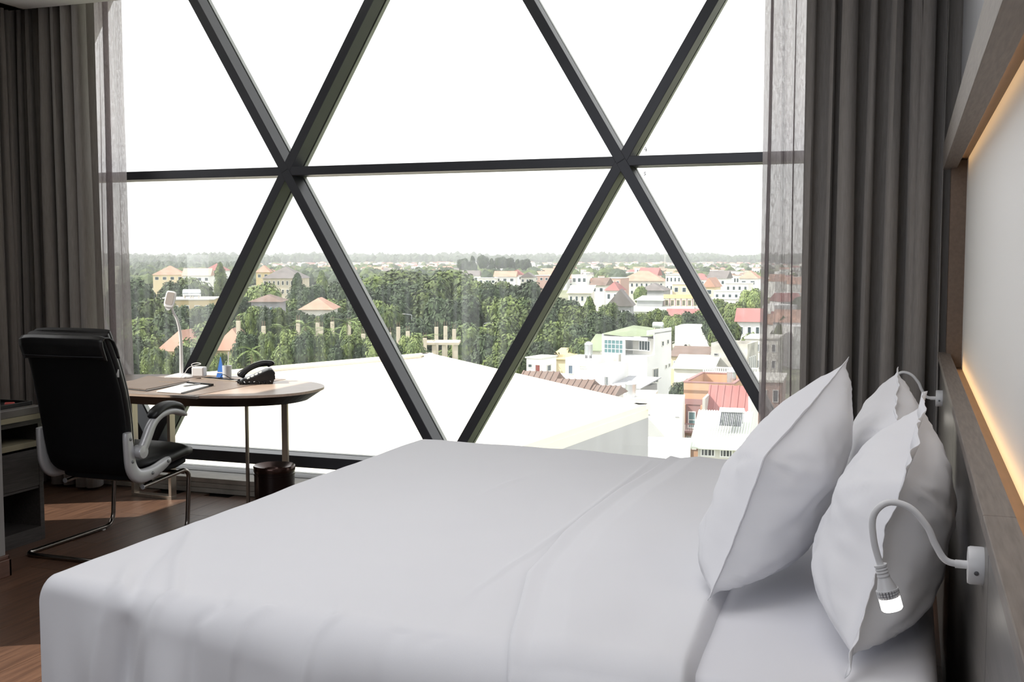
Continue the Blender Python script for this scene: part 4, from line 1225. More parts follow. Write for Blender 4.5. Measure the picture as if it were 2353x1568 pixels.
# red tiled house and striped canopy before it
b = tiled(1636, 1716, 985, 100, 'steep red tiled roof between white gable walls before the orange house', 'redtile', 3.4, 7, -6, 'white')
b.part('gable_wall', 'white', b.w / 2 + .35, b.w / 2 + .6, -.6, b.d + .3, 0, b.h + 2.9)
b.part('gable_wall', 'dirty', -b.w / 2 - .6, -b.w / 2 - .35, -.6, b.d + .3, 0, b.h + 2.6)
cn = Bld('canopy_house', 'white house under a striped pale green sheet canopy', 'house', 1610, 1705, 1032, 5, 5, -6, 'offwhite', D=93)
cn.roof('mono', 'fibre', 2.3, .7)
rb = MB()
for i in range(22):
    xx = -cn.w / 2 - .6 + (cn.w + 1.2) * i / 21
    rb.v += []; rb.bar((xx, -.7, cn.h + .03), (xx, cn.d + .7, cn.h + 2.33), .1, .08, (0, 0, 1))
rb.build('sheet_ribs', X['white'], cn.r, kind='stuff')
cn.win([(1616, 1036, 1650, 1056), (1660, 1036, 1690, 1056)], 'white', 'dark', (4, 1))
sh = thing('solar_heater', 'rooftop solar water heater with dark glass tubes on the striped canopy', 'solar heater', cn.o.matrix_basis @ Vector((cn.x(1679), 2.4, cn.h + 1.62)), cn.o.rotation_euler.z)
for i in range(12):
    xx = -.85 + 1.7 * i / 11
    MB().tube([(xx, -1.0, .02), (xx, .55, 1.0)], .06, 8).build('tube', X['tube'], sh, smooth=True)
MB().lathe([(0, -.05), (.26, 0), (.26, 2.1), (0, 2.15)], 16, Matrix.Translation((-1.05, .65, 1.1)) @ Matrix.Rotation(pi / 2, 4, 'Y')).build('tank', X['white'], sh, smooth=True)
for xx in (-.9, .9):
    MB().bar((xx, .65, .0), (xx, .65, 1.0), .06, .06).build('stand', X['steel'], sh); MB().bar((xx, -1.05, .0), (xx, .6, 1.05), .05, .05, (1, 0, 0)).build('rail', X['steel'], sh)

# ---- middle distance houses
def simple(name, label, px0, px1, py, h, depth, rot, wall, roof=None, rm=None, rh=1.5, cols=0, rows=0, D=None, cat='house', pane='glass', par=0):
    bb = Bld(name, label, cat, px0, px1, py, h, depth, rot, wall, D=D)
    if roof: bb.roof(roof, rm, rh, .6)
    elif par: bb.parapet(par, .3)
    else: bb.part('roof_slab', 'offwhite', -bb.w / 2 - .2, bb.w / 2 + .2, -.2, bb.d + .2, bb.h, bb.h + .25)
    if cols: bb.auto(cols, rows, .5, pane)
    return bb
simple('school_building', 'long cream school with an orange tiled roof and rows of windows', 1425, 1525, 646, 9, 16, -6, 'offwhite', 'hip', 'orangetile', 4.5, 9, 2, D=500, cat='school')
simple('school_wing', 'pale pink wing adjoining the long school with orange roof', 1388, 1426, 640, 10.5, 14, -16, 'pink', None, None, 1, 3, 2, D=480, cat='school')
simple('school_hall', 'white gabled hall with a red roof behind the school', 1468, 1508, 634, 10, 16, -10, 'white', 'gx', 'redtile', 4, 4, 1, D=560, cat='hall')
simple('white_tower_house', 'tall white house beside the school with small windows', 1530, 1565, 632, 12, 12, -10, 'offwhite', None, None, 1, 4, 3, D=440)
simple('tan_block', 'tan and yellow block house behind the yellow arcade', 1546, 1600, 654, 9, 12, -8, 'cream', None, None, 1, 3, 1, D=400)
b = simple('yellow_arcade', 'yellow trimmed house with a row of arched windows', 1526, 1602, 684, 8, 12, -5, 'white', None, None, 1, 0, 0, D=330, cat='house')
b.ppart('cornice', 'yellow', 1526, 1602, 677, 686, -.4, .1)
b.win([(1530 + i * 13, 690, 1537 + i * 13, 703) for i in range(6)], 'yellow', 'glass', (2, 1))
for i in range(7): b.ppart('pilaster', 'maroon', 1526.5 + i * 13, 1528 + i * 13, 686, 708, -.25, .02)
simple('grey_gable_house', 'grey house with a wide clapboard gable and dark roof', 1398, 1452, 704, 7, 10, -4, 'grey', 'gy', 'greytile', 4.5, 3, 1, D=300)
simple('long_white_shed', 'long low white shed behind the tree line', 1420, 1588, 716, 5, 12, -4, 'white', 'mono', 'fibre', 1.2, 0, 0, D=320, cat='shed')
simple('red_eaves_house', 'low house with a long red tiled eave in the trees', 1534, 1604, 727, 5, 8, -3, 'offwhite', 'mono', 'redtile', 1.6, 0, 0, D=290)
simple('red_glass_house', 'house with a red roof and wide windows beside the sheer curtain', 1697, 1752, 740, 8, 10, -4, 'white', 'gx', 'redtile', 2.6, 3, 1, D=230)
simple('flat_grey_house', 'flat grey-white house above the red roofed one', 1698, 1755, 716, 7, 10, -6, 'offwhite', None, None, 1, 3, 1, D=300)
simple('tan_roof_house', 'broad house with a tan sheet roof at the edge of the grove', 1306, 1358, 674, 7, 14, -6, 'offwhite', 'mono', 'concrete', 2.6, 4, 1, D=400)
simple('brown_gable_house', 'small brown gabled house behind the grey clapboard one', 1358, 1390, 656, 8, 10, -20, 'offwhite', 'gx', 'browntile', 3, 2, 1, D=440)
simple('red_hip_house', 'small white house with a red hip roof below the school', 1392, 1422, 668, 7, 9, -16, 'white', 'hip', 'redtile', 3, 2, 1, D=400)
simple('dark_roof_shed', 'low shed with a broad dark grey roof before the school', 1468, 1526, 668, 6, 14, -10, 'grey', 'hip', 'greytile', 2.5, 0, 0, D=390, cat='shed')
simple('grey_sheet_shed', 'long grey sheet-walled shed beside the yellow arcade', 1464, 1522, 690, 6.5, 10, -12, 'grey', 'mono', 'fibre', 1.0, 0, 0, D=330, cat='shed')
simple('white_terrace', 'white flat terrace above the tree row behind the plain white block', 1614, 1690, 688, 7, 10, -8, 'offwhite', None, None, 1, 4, 1, D=340)
simple('blue_roof_villa', 'white villa with a blue-grey gabled roof', 1628, 1668, 640, 9, 12, -14, 'white', 'gx', 'greytile', 3.6, 3, 1, D=520)
simple('cream_villa', 'cream house with a terracotta front gable near the blue-grey roofed villa', 1618, 1642, 660, 10, 10, -14, 'cream', 'gy', 'orangetile', 3.4, 1, 1, D=400)
simple('flat_block', 'flat grey-white apartment block near the sheer curtain', 1668, 1720, 652, 9, 12, -10, 'offwhite', None, None, 1, 4, 2, D=430)
simple('white_box_house', 'white box-shaped house with small windows beside the sheer curtain', 1642, 1700, 670, 8, 10, -8, 'white', None, None, 1, 4, 1, D=380)
simple('hip_villa', 'villa with a broad terracotta hip roof near the sheer curtain', 1700, 1740, 640, 8, 12, -10, 'white', 'hip', 'orangetile', 3.5, 2, 1, D=500)
simple('pale_flat_house', 'pale flat house partly behind the sheer curtain', 1716, 1790, 780, 8, 10, -6, 'offwhite', None, None, 1, 4, 2, D=200)
simple('brick_side_house', 'pinkish flat house behind the foot of the sheer curtain', 1722, 1800, 880, 7, 9, -4, 'pink', None, None, 1, 3, 1, D=130)
# centre: white houses behind the big trees
for i, (a, c, py, D, wm, rf, rm, lab) in enumerate((
        (1062, 1100, 634, 640, 'white', 'gx', 'greytile', 'white house with a grey gable roof behind the big trees'),
        (1098, 1140, 640, 600, 'offwhite', None, None, 'long pale flat house behind the big trees'),
        (1136, 1184, 636, 610, 'white', 'gx', 'orangetile', 'white house with an orange ridge roof behind the big trees'),
        (1172, 1200, 632, 650, 'white', 'gy', 'redtile', 'white house with a red steep gable behind the big trees'),
        (1196, 1228, 638, 620, 'offwhite', 'gy', 'greytile', 'pale house with a grey front gable behind the big trees'),
        (1226, 1262, 634, 640, 'pink', None, None, 'pale pink flat house behind the big trees'))):
    simple('suburban_house', lab, a, c, py, 8, 12, -6, wm, rf, rm, 3, 3, 1, D=D)
# left: big dark roofed building, villas and orange roofs
b = simple('unfinished_block', 'three-storey concrete block with a dark hip roof among the trees', 604, 694, 640, 12, 24, -8, 'concrete', 'hip', 'greytile', 5, 9, 3, D=480, cat='building', pane='dark')
simple('villa', 'orange roofed villa in front of the far forest', 352, 420, 632, 9, 16, -8, 'cream', 'hip', 'orangetile', 5, 4, 1, D=620)
simple('villa', 'pinkish roofed villa row beside the orange roofed one', 420, 480, 634, 8, 16, -8, 'white', 'gx', 'pink', 4, 4, 1, D=600)
simple('villa', 'red roofed house before the far forest beside the pinkish villa', 470, 520, 622, 9, 16, -8, 'white', 'hip', 'redtile', 5, 3, 1, D=760)
simple('villa', 'yellow walled house with orange roof at the forest edge', 588, 618, 626, 9, 14, -8, 'yellow', 'hip', 'orangetile', 4, 2, 1, D=640)
b = simple('yellow_service_building', 'flat yellow building with two steel drums on its roof', 366, 486, 690, 8, 14, -6, 'yellow', None, None, 1, 5, 1, D=232, cat='building')
for i, xx in enumerate((426, 444)):
    water_tank(('steel drum on the yellow building next to its twin', 'second steel drum on the yellow building')[i], b.o.matrix_basis @ Vector((b.x(xx), 3, b.h + .25)), .8, 2.0, horiz=True, rz=b.o.rotation_euler.z)
simple('grey_pavilion', 'flat grey pavilion with a row of blue windows', 576, 640, 694, 6, 9, -8, 'grey', 'hip', 'browntile', 1.2, 5, 1, D=200, pane='glassblue')
simple('orange_pavilion', 'open pavilion with a long orange roof among palms', 692, 758, 712, 5, 10, -8, 'offwhite', 'hip', 'orangetile', 2.0, 4, 1, D=198, pane='dark')
simple('orange_roof_house', 'house with a big pale orange hip roof beside the lower desk mullion', 488, 556, 806, 5, 10, -14, 'cream', 'hip', 'orangetile', 3.6, 0, 0, D=190)
simple('orange_roof_house', 'house with a small orange roof behind the desk lamp neck', 364, 424, 808, 5, 10, -24, 'cream', 'hip', 'orangetile', 3.4, 0, 0, D=190)

# ---- concrete pillars and slab of the unfinished frame
def pillar(px, py0, py1, D, w=.9):
    zt = 23.3 - (py0 - 594) * D / F
    t = thing('concrete_pillar', 'bare concrete pillar of the unfinished frame among the palms', 'pillar', gpos(px, D), YAW, 'pillars of the unfinished frame')
    MB().box(-w / 2, w / 2, -w / 2, w / 2, 0, zt).build('shaft', X['concrete'], t, bevel=.04)
    MB().box(-w * .62, w * .62, -w * .62, w * .62, 0, 1.2).build('footing', X['concrete'], t)
    for a in (-1, 1):
        for c in (-1, 1):
            MB().box(a * w * .3 - .03, a * w * .3 + .03, c * w * .3 - .03, c * w * .3 + .03, zt, zt + .8).build('rebar', X['bark'], t)
for px, py, D in ((545, 738, 240), (590, 737, 250), (603, 750, 235), (632, 733, 255), (642, 738, 250), (683, 736, 245), (728, 742, 240), (736, 752, 235), (762, 740, 245), (800, 742, 240),
                  (833, 768, 225), (893, 765, 225), (914, 752, 240), (936, 762, 235), (1002, 752, 240), (1023, 750, 240), (1043, 757, 240), (975, 778, 225)):
    pillar(px, py, 0, D * .74, .6)
fr = thing('concrete_frame', 'unfinished concrete slab on columns between the trees', 'structure frame', gpos(1008, 170), YAW)
zt = 23.3 - (785 - 594) * 170 / F
MB().box(-4.4, 3.2, -3, 3, zt - .35, zt).build('slab', X['concrete'], fr)
for xx in (-3.8, -.6, .9, 2.7): MB().box(xx - .3, xx + .3, -2.8, -2.2, 0, zt - .35).build('column', X['concrete'], fr)
def street_lamp(px, py, D, side=1):
    zt = 23.3 - (py - 594) * D / F
    t = thing('street_lamp', 'slim pale street lamp rising from the trees', 'street lamp', gpos(px, D), YAW, 'street lamps among the trees')
    MB().tube([(0, 0, 0), (0, 0, zt - .6)], .10, 8).build('pole', X['steel'], t, smooth=True)
    MB().tube(smooth_path([(0, 0, zt - .7), (.1 * side, 0, zt - .2), (1.6 * side, 0, zt)], 4), .06, 6).build('arm', X['steel'], t, smooth=True)
    MB().box(min(1.4 * side, 2.1 * side), max(1.4 * side, 2.1 * side), -.12, .12, zt - .06, zt + .06).build('lantern', X['offwhite'], t)
for a in ((945, 722, 230, -1), (982, 728, 235, 1), (1111, 742, 230, 1), (1140, 720, 240, -1)): street_lamp(*a)

# ---- trees
def crown_mesh(name, m, seed, nb, shape, leaves, size=.075):
    leaves = int(leaves * 1.7)
    r = random.Random(seed); mb = MB(); blobs = []
    for k in range(nb):
        if shape == 'cone':
            f = k / nb; z = .15 + 1.7 * f; rad = (.62 - .46 * f) * (.8 + .4 * r.random()); a = r.random() * 6.28; q = .35 * (1 - f)
            blobs.append((Vector((q * cos(a), q * sin(a), z)), rad))
        else:
            a = r.random() * 6.28; q = .55 * sqrt(r.random()); z = .45 + r.random() * (1.0 if shape == 'tall' else .62)
            blobs.append((Vector((q * cos(a), q * sin(a), z * (1 - .25 * q))), .30 + .22 * r.random()))
    for c, rad in blobs:   # inner core
        n = 8
        for j in range(5):
            pass
        rings = [[c + Vector((rad * .80 * sin(pi * (j + .5) / 6) * cos(2 * pi * i / n), rad * .80 * sin(pi * (j + .5) / 6) * sin(2 * pi * i / n), -rad * .80 * cos(pi * (j + .5) / 6))) for i in range(n)] for j in range(6)]
        mb.loft(rings)
    per = leaves // nb
    for c, rad in blobs:
        for _ in range(per):
            d = Vector((r.gauss(0, 1), r.gauss(0, 1), r.gauss(.25, 1))).normalized()
            p = c + d * rad * (.78 + .3 * r.random())
            t = d.orthogonal().normalized(); t.rotate(Matrix.Rotation(r.random() * 6.28, 3, d))
            nn = (d * 1.7 + Vector((r.gauss(0, .5), r.gauss(0, .5), r.gauss(.25, .5)))).normalized()
            u = nn.orthogonal().normalized(); w = nn.cross(u); a = r.random() * 6.28
            e1 = (u * cos(a) + w * sin(a)) * size * (.6 + .8 * r.random()); e2 = (w * cos(a) - u * sin(a)) * size * .55 * (.6 + .8 * r.random())
            mb.add([p - e1, p + e2, p + e1, p - e2], [(0, 1, 2, 3)])
    return mb.mesh(name, m)
CR = {
 'a': crown_mesh('crown', X['leaf'], 1, 16, 'round', 3600), 'b': crown_mesh('crown', X['leaf'], 2, 18, 'tall', 3800),
 'c': crown_mesh('crown', X['leafdark'], 3, 15, 'round', 3400), 'd': crown_mesh('crown', X['leaflight'], 4, 15, 'round', 3400),
 'e': crown_mesh('crown', X['leafdark'], 5, 14, 'cone', 3400, .065), 'f': crown_mesh('crown', X['leaf'], 6, 14, 'cone', 3200, .068)}
TRUNK = MB().tube([(0, 0, 0), (.01, 0, .5), (0, .01, 1)], [.05, .035, .02], 8).mesh('trunk', X['bark'], True)
LAB = {'a': 'rounded mid-green broadleaf tree', 'b': 'tall mid-green broadleaf tree', 'c': 'dark green spreading tree', 'd': 'light green bushy tree', 'e': 'dark conical tree', 'f': 'mid-green conical tree'}
def tree(px, py, w, h, kind, where, D=None, grp='trees'):
    D = D or dist(py, h); h = 23.3 - (py - 594) * D / F
    wd = w * D / F
    t = thing('tree', LAB[kind] + ' ' + where, 'tree', gpos(px, D), rnd.random() * 6.28, 'trees ' + where)
    top = 1.95 if kind in 'ef' else (1.62 if kind == 'b' else 1.30)
    base = min(.55 * h, max(0.0, h - wd * (1.5 if kind in 'ef' else 1.1)))
    cs = (h - base) / top
    inst('crown', CR[kind], t, (0, 0, base), 0, (wd / 1.75, wd / 1.75, cs))
    inst('trunk', TRUNK, t, (0, 0, 0), 0, (max(3, wd * .9), max(3, wd * .9), base + cs * .6))
LEFTW, MIDW, RIGHTW, LOWW = 'beyond the pane behind the writing desk', 'in the grove past the white wing roof', 'in the row behind the white town houses', 'in the hedge line at the edge of the white wing roof'
for a in ((310, 650, 120, 17, 'c'), (352, 688, 110, 15, 'a'), (398, 655, 95, 16, 'c'), (442, 642, 110, 17, 'a'), (505, 603, 50, 21, 'f'), (515, 690, 80, 14, 'c'), (330, 735, 130, 12, 'a'),
          (385, 728, 110, 12.5, 'c'), (465, 745, 120, 11.5, 'a'), (540, 688, 95, 14, 'c'), (520, 742, 110, 11, 'b'), (602, 660, 90, 16, 'd'), (684, 624, 64, 19, 'e'), (738, 622, 52, 19, 'f'),
          (318, 700, 110, 14, 'c'), (575, 720, 100, 12.5, 'a'), (640, 720, 100, 12, 'c'), (655, 690, 90, 14, 'a'), (705, 700, 90, 13.5, 'c'), (765, 690, 100, 14, 'a'), (800, 720, 110, 12, 'c'),
          (340, 775, 120, 9.5, 'a'), (450, 790, 110, 9, 'd'), (300, 780, 100, 9.5, 'c'), (400, 775, 90, 9.5, 'c'), (590, 770, 110, 9, 'c'), (690, 762, 110, 9, 'a'), (720, 660, 70, 16.5, 'c'), (780, 655, 80, 16, 'c'), (560, 668, 70, 15, 'a'), (630, 745, 90, 10.5, 'b')):
    tree(*a, LEFTW)
for a in ((868, 640, 140, 18.5, 'a'), (930, 626, 150, 19, 'a'), (905, 655, 120, 17, 'c'), (1000, 648, 120, 17.5, 'b'), (1042, 626, 140, 19, 'a'), (1095, 650, 110, 17.5, 'a'), (1122, 655, 90, 17, 'c'), (1160, 652, 120, 17, 'a'), (1212, 654, 110, 17, 'c'),
          (965, 675, 120, 15, 'b'), (1062, 690, 120, 14.5, 'c'), (1170, 685, 120, 15, 'a'), (1225, 690, 100, 14.5, 'c'), (870, 695, 110, 14.5, 'a'), (905, 690, 110, 14, 'c'), (1010, 690, 110, 14.5, 'c'), (1115, 690, 100, 14, 'b'), (845, 670, 90, 16, 'c'),
          (893, 705, 70, 13.5, 'b'), (1090, 752, 120, 11, 'b'), (1150, 735, 120, 12, 'a'), (1195, 720, 110, 12.5, 'b'), (1180, 770, 110, 10, 'a'), (1215, 760, 90, 10.5, 'd'), (960, 740, 100, 11, 'c'), (1120, 775, 100, 9.5, 'c'), (1055, 740, 80, 11, 'c'), (940, 665, 110, 16, 'c'), (1250, 720, 90, 12.5, 'c'), (1075, 660, 100, 16.5, 'b')):
    tree(*a, MIDW)
for a in ((1290, 690, 90, 14.5, 'c'), (1320, 705, 100, 13.5, 'a'), (1355, 682, 62, 15, 'f'), (1345, 715, 90, 13, 'a'), (1290, 740, 120, 12, 'a'), (1270, 765, 110, 10.5, 'b'), (1330, 755, 110, 11, 'c'), (1398, 700, 60, 13.5, 'b'), (1375, 725, 80, 12.5, 'c'),
          (1440, 720, 70, 12, 'c'), (1478, 722, 60, 11.8, 'a'), (1512, 712, 60, 12.2, 'a'), (1545, 728, 60, 11.5, 'd'), (1585, 722, 70, 11.8, 'c'), (1618, 715, 60, 12, 'a'), (1655, 690, 90, 13.8, 'a'), (1690, 700, 70, 13.2, 'd'), (1672, 735, 80, 12, 'a'), (1640, 730, 60, 12, 'c'), (1345, 780, 90, 10, 'a'), (1240, 790, 90, 9.5, 'c'), (1725, 668, 60, 14.5, 'd'), (1580, 880, 70, 5.5, 'c'), (1730, 770, 60, 8, 'd'), (1470, 662, 40, 14, 'd')):
    tree(*a, RIGHTW)
for a in ((640, 822, 110, 6, 'd'), (560, 812, 120, 6.5, 'c'), (720, 818, 130, 5.8, 'a'), (790, 806, 110, 6.2, 'a'), (840, 800, 100, 6.4, 'c'), (880, 803, 90, 6, 'd'), (330, 822, 100, 6, 'c'), (440, 835, 110, 5, 'a'), (930, 800, 90, 6.6, 'a'), (505, 830, 100, 5.4, 'c'), (680, 838, 120, 5, 'c'), (610, 845, 110, 4.6, 'a'), (760, 828, 100, 5, 'd'), (1040, 800, 100, 7, 'a'), (1090, 812, 90, 6.5, 'c'), (1145, 815, 90, 6.8, 'b'), (380, 845, 100, 5, 'd'), (1185, 820, 80, 6.5, 'a'), (980, 808, 80, 6, 'c')):
    tree(*a, LOWW)
for a in ((385, 822, 60, 6, 'd'), (420, 800, 60, 6, 'c'), (545, 818, 70, 5, 'd'), (500, 815, 50, 5, 'a'), (350, 800, 70, 6, 'a'), (640, 790, 90, 6, 'd'), (725, 780, 80, 6, 'a'), (860, 785, 80, 6, 'd'), (940, 775, 70, 7, 'd'), (775, 790, 70, 6, 'c'), (590, 800, 60, 6, 'a'), (560, 768, 60, 8, 'c'), (615, 766, 60, 8, 'a'), (660, 768, 60, 8, 'd'), (700, 770, 70, 8, 'c'), (745, 768, 60, 8, 'a'), (810, 772, 70, 8, 'a'), (905, 790, 60, 7, 'c'), (955, 795, 60, 7, 'a'), (830, 790, 60, 7, 'c'), (885, 800, 60, 7, 'a')):
    tree(*a, 'in the low shrubbery before the orange roofs and pillars', D=152)
for a in ((1066, 592), (1085, 588), (1108, 589), (1130, 590), (1152, 591), (1170, 592), (1190, 596), (1208, 600)):
    tree(a[0], a[1] + rnd.uniform(-3, 4), 30, 25, rnd.choice('cec'), 'in the tall dark clump standing over the far town', D=1500)

for a in ((585, 706, 56, 12, 'a'), (612, 712, 60, 12, 'c'), (640, 710, 56, 12, 'a'), (700, 724, 60, 12, 'c'), (728, 730, 60, 12, 'a'), (758, 722, 60, 12, 'c')):
    tree(*a, 'standing before the two pavilions', D=184)
for a in ((382, 702, 60, 12, 'a'), (415, 708, 60, 12, 'c'), (452, 706, 64, 12, 'a'), (485, 704, 60, 12, 'c')):
    tree(*a, 'standing before the flat yellow building', D=214)
# palms
FROND = []
for s_ in range(2):
    mb = MB(); n = 9
    for i in range(n):
        f = i / (n - 1); f2 = (i + 1) / (n - 1)
        P = lambda f: Vector((2.6 * f, 0, .9 * f - 2.0 * f * f * (1 + .4 * s_)))
        w = .5 * sin(pi * min(1, .12 + f * .88)) + .05
        for sg in (-1, 1):
            mb.add([P(f), P(f) + Vector((.12, 0, 0)), P(f) + Vector((.45, sg * w, -.22 * w)), ], [(0, 1, 2)])
            mb.add([P(f) + Vector((.14, 0, -.02)), P(f) + Vector((.27, 0, -.05)), P(f) + Vector((.6, sg * w, -.35 * w)), ], [(0, 1, 2)])
    mb.tube([P(i / 8) for i in range(9)], [.05 - .005 * i for i in range(9)], 5)
    FROND.append(mb.mesh('frond', X['palm']))
for px, py, D, lab in ((652, 742, 172, 'palm tree before the white pillars beside the grey pavilion'), (700, 735, 176, 'palm tree directly below the orange pavilion'), (795, 728, 168, 'large palm tree beyond the orange pavilion'), (760, 750, 170, 'palm tree between the pavilion and the large palm'), (575, 790, 150, 'pale palm tree beside the big orange hip roof'), (820, 735, 180, 'palm tree between the large palm and the concrete slab'), (965, 765, 172, 'small palm tree beside the concrete slab')):
    zt = 23.3 - (py - 594) * D / F - 1.0
    t = thing('palm_tree', lab, 'palm tree', gpos(px, D), rnd.random() * 6, 'palm trees')
    MB().tube([(0, 0, 0), (.2, 0, zt * .5), (0, .1, zt)], [.28, .2, .18], 8).build('trunk', X['bark'], t, smooth=True)
    for k in range(14):
        o = inst('frond', FROND[k % 2], t, (0, .1, zt), 2.4 * k, (1.0 + .25 * rnd.random(),) * 3)
        o.rotation_euler = (0, R(-28 + 40 * (k % 3)), 2.4 * k)

# ---- the far town
def proto(name, wm, rm, kind, w, d, h, rh):
    mb = MB().box(-w / 2, w / 2, 0, d, 0, h, mi=0)
    if kind:
        r = roof_mesh(kind, -w / 2, w / 2, 0, d, h + .003, rh, .4); mb.add(r.v, r.f, 1)
    else: mb.box(-w / 2 - .2, w / 2 + .2, -.2, d + .2, h, h + .3, mi=1)
    for i in range(3):
        x = -w / 2 + w * (i + .5) / 3
        mb.box(x - w * .09, x + w * .09, -.06, .05, h * .55, h * .8, mi=2)
    return mb.mesh(name, [X[wm], X[rm], X['glass']])
FARH = [('distant white house with a red roof in the far town', proto('far_house', 'white', 'redtile', 'hip', 11, 9, 6, 2.6)), ('distant white house with an orange roof in the far town', proto('far_house', 'white', 'orangetile', 'gx', 12, 9, 6.5, 3)),
        ('distant white flat-roofed house in the far town', proto('far_house', 'white', 'offwhite', None, 9, 10, 8.5, 0)), ('distant cream house with a brown roof in the far town', proto('far_house', 'cream', 'browntile', 'gy', 10, 10, 6, 3)),
        ('distant pale house with a grey roof in the far town', proto('far_house', 'offwhite', 'greytile', 'gx', 14, 9, 5.5, 2.4)), ('distant white tall narrow house in the far town', proto('far_house', 'white', 'orangetile', None, 6, 10, 11, 0))]
r2 = random.Random(33)
def place(pxa, pxb, pya, pyb):
    px = pxa + (pxb - pxa) * r2.random(); py = pya + (pyb - pya) * r2.random()
    return gpos(px, 23.3 * F / (py - 594)), px, py
cnt = 0
while cnt < 285:
    zone = r2.random()
    if zone < .62: p, px, py = place(1250, 1760, 612, 668)
    elif zone < .82: p, px, py = place(720, 1260, 612, 636)
    else: p, px, py = place(580, 1060, 610, 640)
    if 1385 < px < 1540 and 640 < py: continue
    k = min(5, int(r2.random() * 6))
    o = inst('far_house', FARH[k][1], None, p, YAW + r2.uniform(-.5, .5), (r2.uniform(.8, 1.3),) * 3)
    tag(o, FARH[k][0], 'house', 'houses of the far town')
    cnt += 1
# what lies beyond cannot be counted: roofs and tree tops towards the skyline
mb = MB()
for k in range(1900):
    px = 560 + 1220 * r2.random() ** .8; py = 599 + 16 * r2.random() ** 1.3
    if px < 720 and py < 604: continue
    D = 23.3 * F / (py - 594); p = gpos(px, D)
    w, d, h = r2.uniform(8, 18), 10, r2.uniform(5, 10)
    Q = Matrix.Translation(p) @ Matrix.Rotation(YAW + r2.uniform(-.6, .6), 4, 'Z')
    mb.box(-w / 2, w / 2, 0, d, 0, h, Q, 0)
    if r2.random() < .42:
        rm = roof_mesh('gx', -w / 2, w / 2, 0, d, h, 2.6, .3); mb.add([Q @ Vector(v) for v in rm.v], rm.f, 1 + int(r2.random() * 3))
for k in range(420):      # the town goes on behind the drape
    px = 1790 + 800 * r2.random(); py = 600 + 250 * r2.random() ** 2
    D = 23.3 * F / (py - 594); p = gpos(px, D)
    w, d, h = r2.uniform(7, 13), 10, r2.uniform(5, 10)
    Q = Matrix.Translation(p) @ Matrix.Rotation(YAW + r2.uniform(-.4, .4), 4, 'Z')
    mb.box(-w / 2, w / 2, 0, d, 0, h, Q, 0)
    if r2.random() < .5:
        rm = roof_mesh('gx', -w / 2, w / 2, 0, d, h, 2.6, .3); mb.add([Q @ Vector(v) for v in rm.v], rm.f, 1 + int(r2.random() * 3))
mb.build('distant_town', [X['white'], X['redtile'], X['orangetile'], X['greytile']], label='countless pale houses with red roofs below the skyline', cat='town', kind='stuff')
def blob(mb, p, w, h, r, mi=0, n=7):
    rings = []
    for j, (f, z) in enumerate(((.55, 0), (1, .3), (.95, .6), (.6, .88), (.15, 1.0))):
        rings.append([p + Vector((w * f * (.75 + .5 * r.random()) * cos(2 * pi * i / n), w * f * (.75 + .5 * r.random()) * sin(2 * pi * i / n), h * z * (.9 + .2 * r.random()))) for i in range(n)])
    mb.loft(rings, mi=mi)
mb = MB()
for k in range(1500):
    px = 280 + 1490 * r2.random(); py = 600 + 62 * r2.random() ** 1.6
    if px > 1250 and py > 640 and r2.random() < .6: continue
    p = gpos(px, 23.3 * F / (py - 594)); D = 23.3 * F / (py - 594)
    blob(mb, p, r2.uniform(4, 8) * (1 + D / 4000), r2.uniform(6, 13), r2, int(r2.random() * 2))
for k in range(520):
    px = 1790 + 800 * r2.random() if k % 2 else -420 + 690 * r2.random(); py = 600 + 250 * r2.random() ** 2
    blob(mb, gpos(px, 23.3 * F / (py - 594)), r2.uniform(3, 6), r2.uniform(6, 12), r2, int(r2.random() * 2), 9)
mb.build('distant_trees', [X['leaf'], X['leafdark']], label='scattered tree tops between the houses of the far town', cat='trees', kind='stuff')
mb = MB()
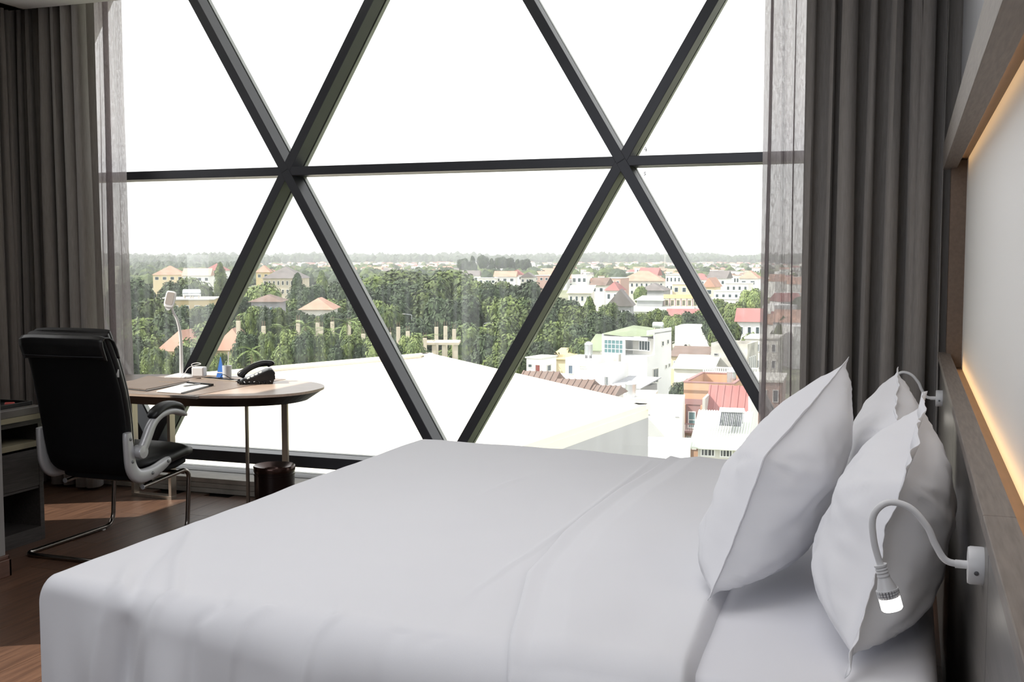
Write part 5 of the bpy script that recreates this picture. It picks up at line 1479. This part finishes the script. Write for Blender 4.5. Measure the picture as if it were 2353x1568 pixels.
for row, (D, hh) in enumerate(((3400, 26), (4200, 34), (5200, 46))):
    for k in range(460):
        px = -450 + 3000 * (k + r2.random()) / 460
        up = 1.0 + .35 * noise.noise(Vector((px / 110, row, 2)))
        if row == 0 and px > 640: continue
        blob(mb, gpos(px, D + 200 * r2.random()), D * 9 / F * r2.uniform(.8, 1.6), hh * up * r2.uniform(.85, 1.1), r2, 0)
mb.build('skyline_forest', [X['leafdark']], label='dark wooded ridge along the whole skyline', cat='forest', kind='stuff')
mb = MB()
for k in range(260):
    px = 285 + 300 * r2.random(); py = 606 + 24 * r2.random(); D = 23.3 * F / (py - 594)
    blob(mb, gpos(px, D), D * 7 / F * r2.uniform(.8, 1.5), r2.uniform(10, 18), r2, 0)
mb.build('plantation_forest', [X['leafdark']], label='dense plantation forest behind the villas at the forest edge', cat='forest', kind='stuff')
struct('field', MB().add([tuple(gpos(px, 23.3 * F / (py - 594)) + Vector((0, 0, .15))) for px, py in ((640, 620), (640, 628), (900, 626), (900, 620))], [(0, 1, 2, 3)]), plaster('dry_field', '#c3b178', .1))
def mast(px, py, D):
    t = thing('radio_mast', 'thin lattice radio mast on the skyline', 'mast', gpos(px, D), 0, 'radio masts on the skyline')
    z = 23.3 + (594 - py) * D / F
    for a in (0, 2.1, 4.2): MB().tube([(2.2 * cos(a), 2.2 * sin(a), 0), (.3 * cos(a), .3 * sin(a), z)], .28, 5).build('mast_leg', X['offwhite'], t)
    for k in range(8):
        f = k / 8; rr = 2.2 - 1.9 * f
        MB().tube([(rr * cos(a), rr * sin(a), z * f) for a in (0, 2.1, 4.2)], .18, 4, closed=True).build('brace', X['offwhite'], t)
mast(294, 588 - 18, 1800); mast(1528, 572, 2600)

# ---- thin morning haze over the town
hz, ht, hb2 = nt('haze')
ht.nodes.remove(hb2)
vv = ht.nodes.new('ShaderNodeVolumeScatter')
vv.inputs['Density'].default_value = .00013
vv.inputs['Color'].default_value = (.95, .97, 1, 1)
ht.links.new(vv.outputs[0], ht.nodes['Material Output'].inputs['Volume'])
MB().box(-5000, 3000, 60, 9000, GZ - 1, 140).build('haze', hz, label='thin pale haze hanging over the far town', cat='haze', kind='stuff')
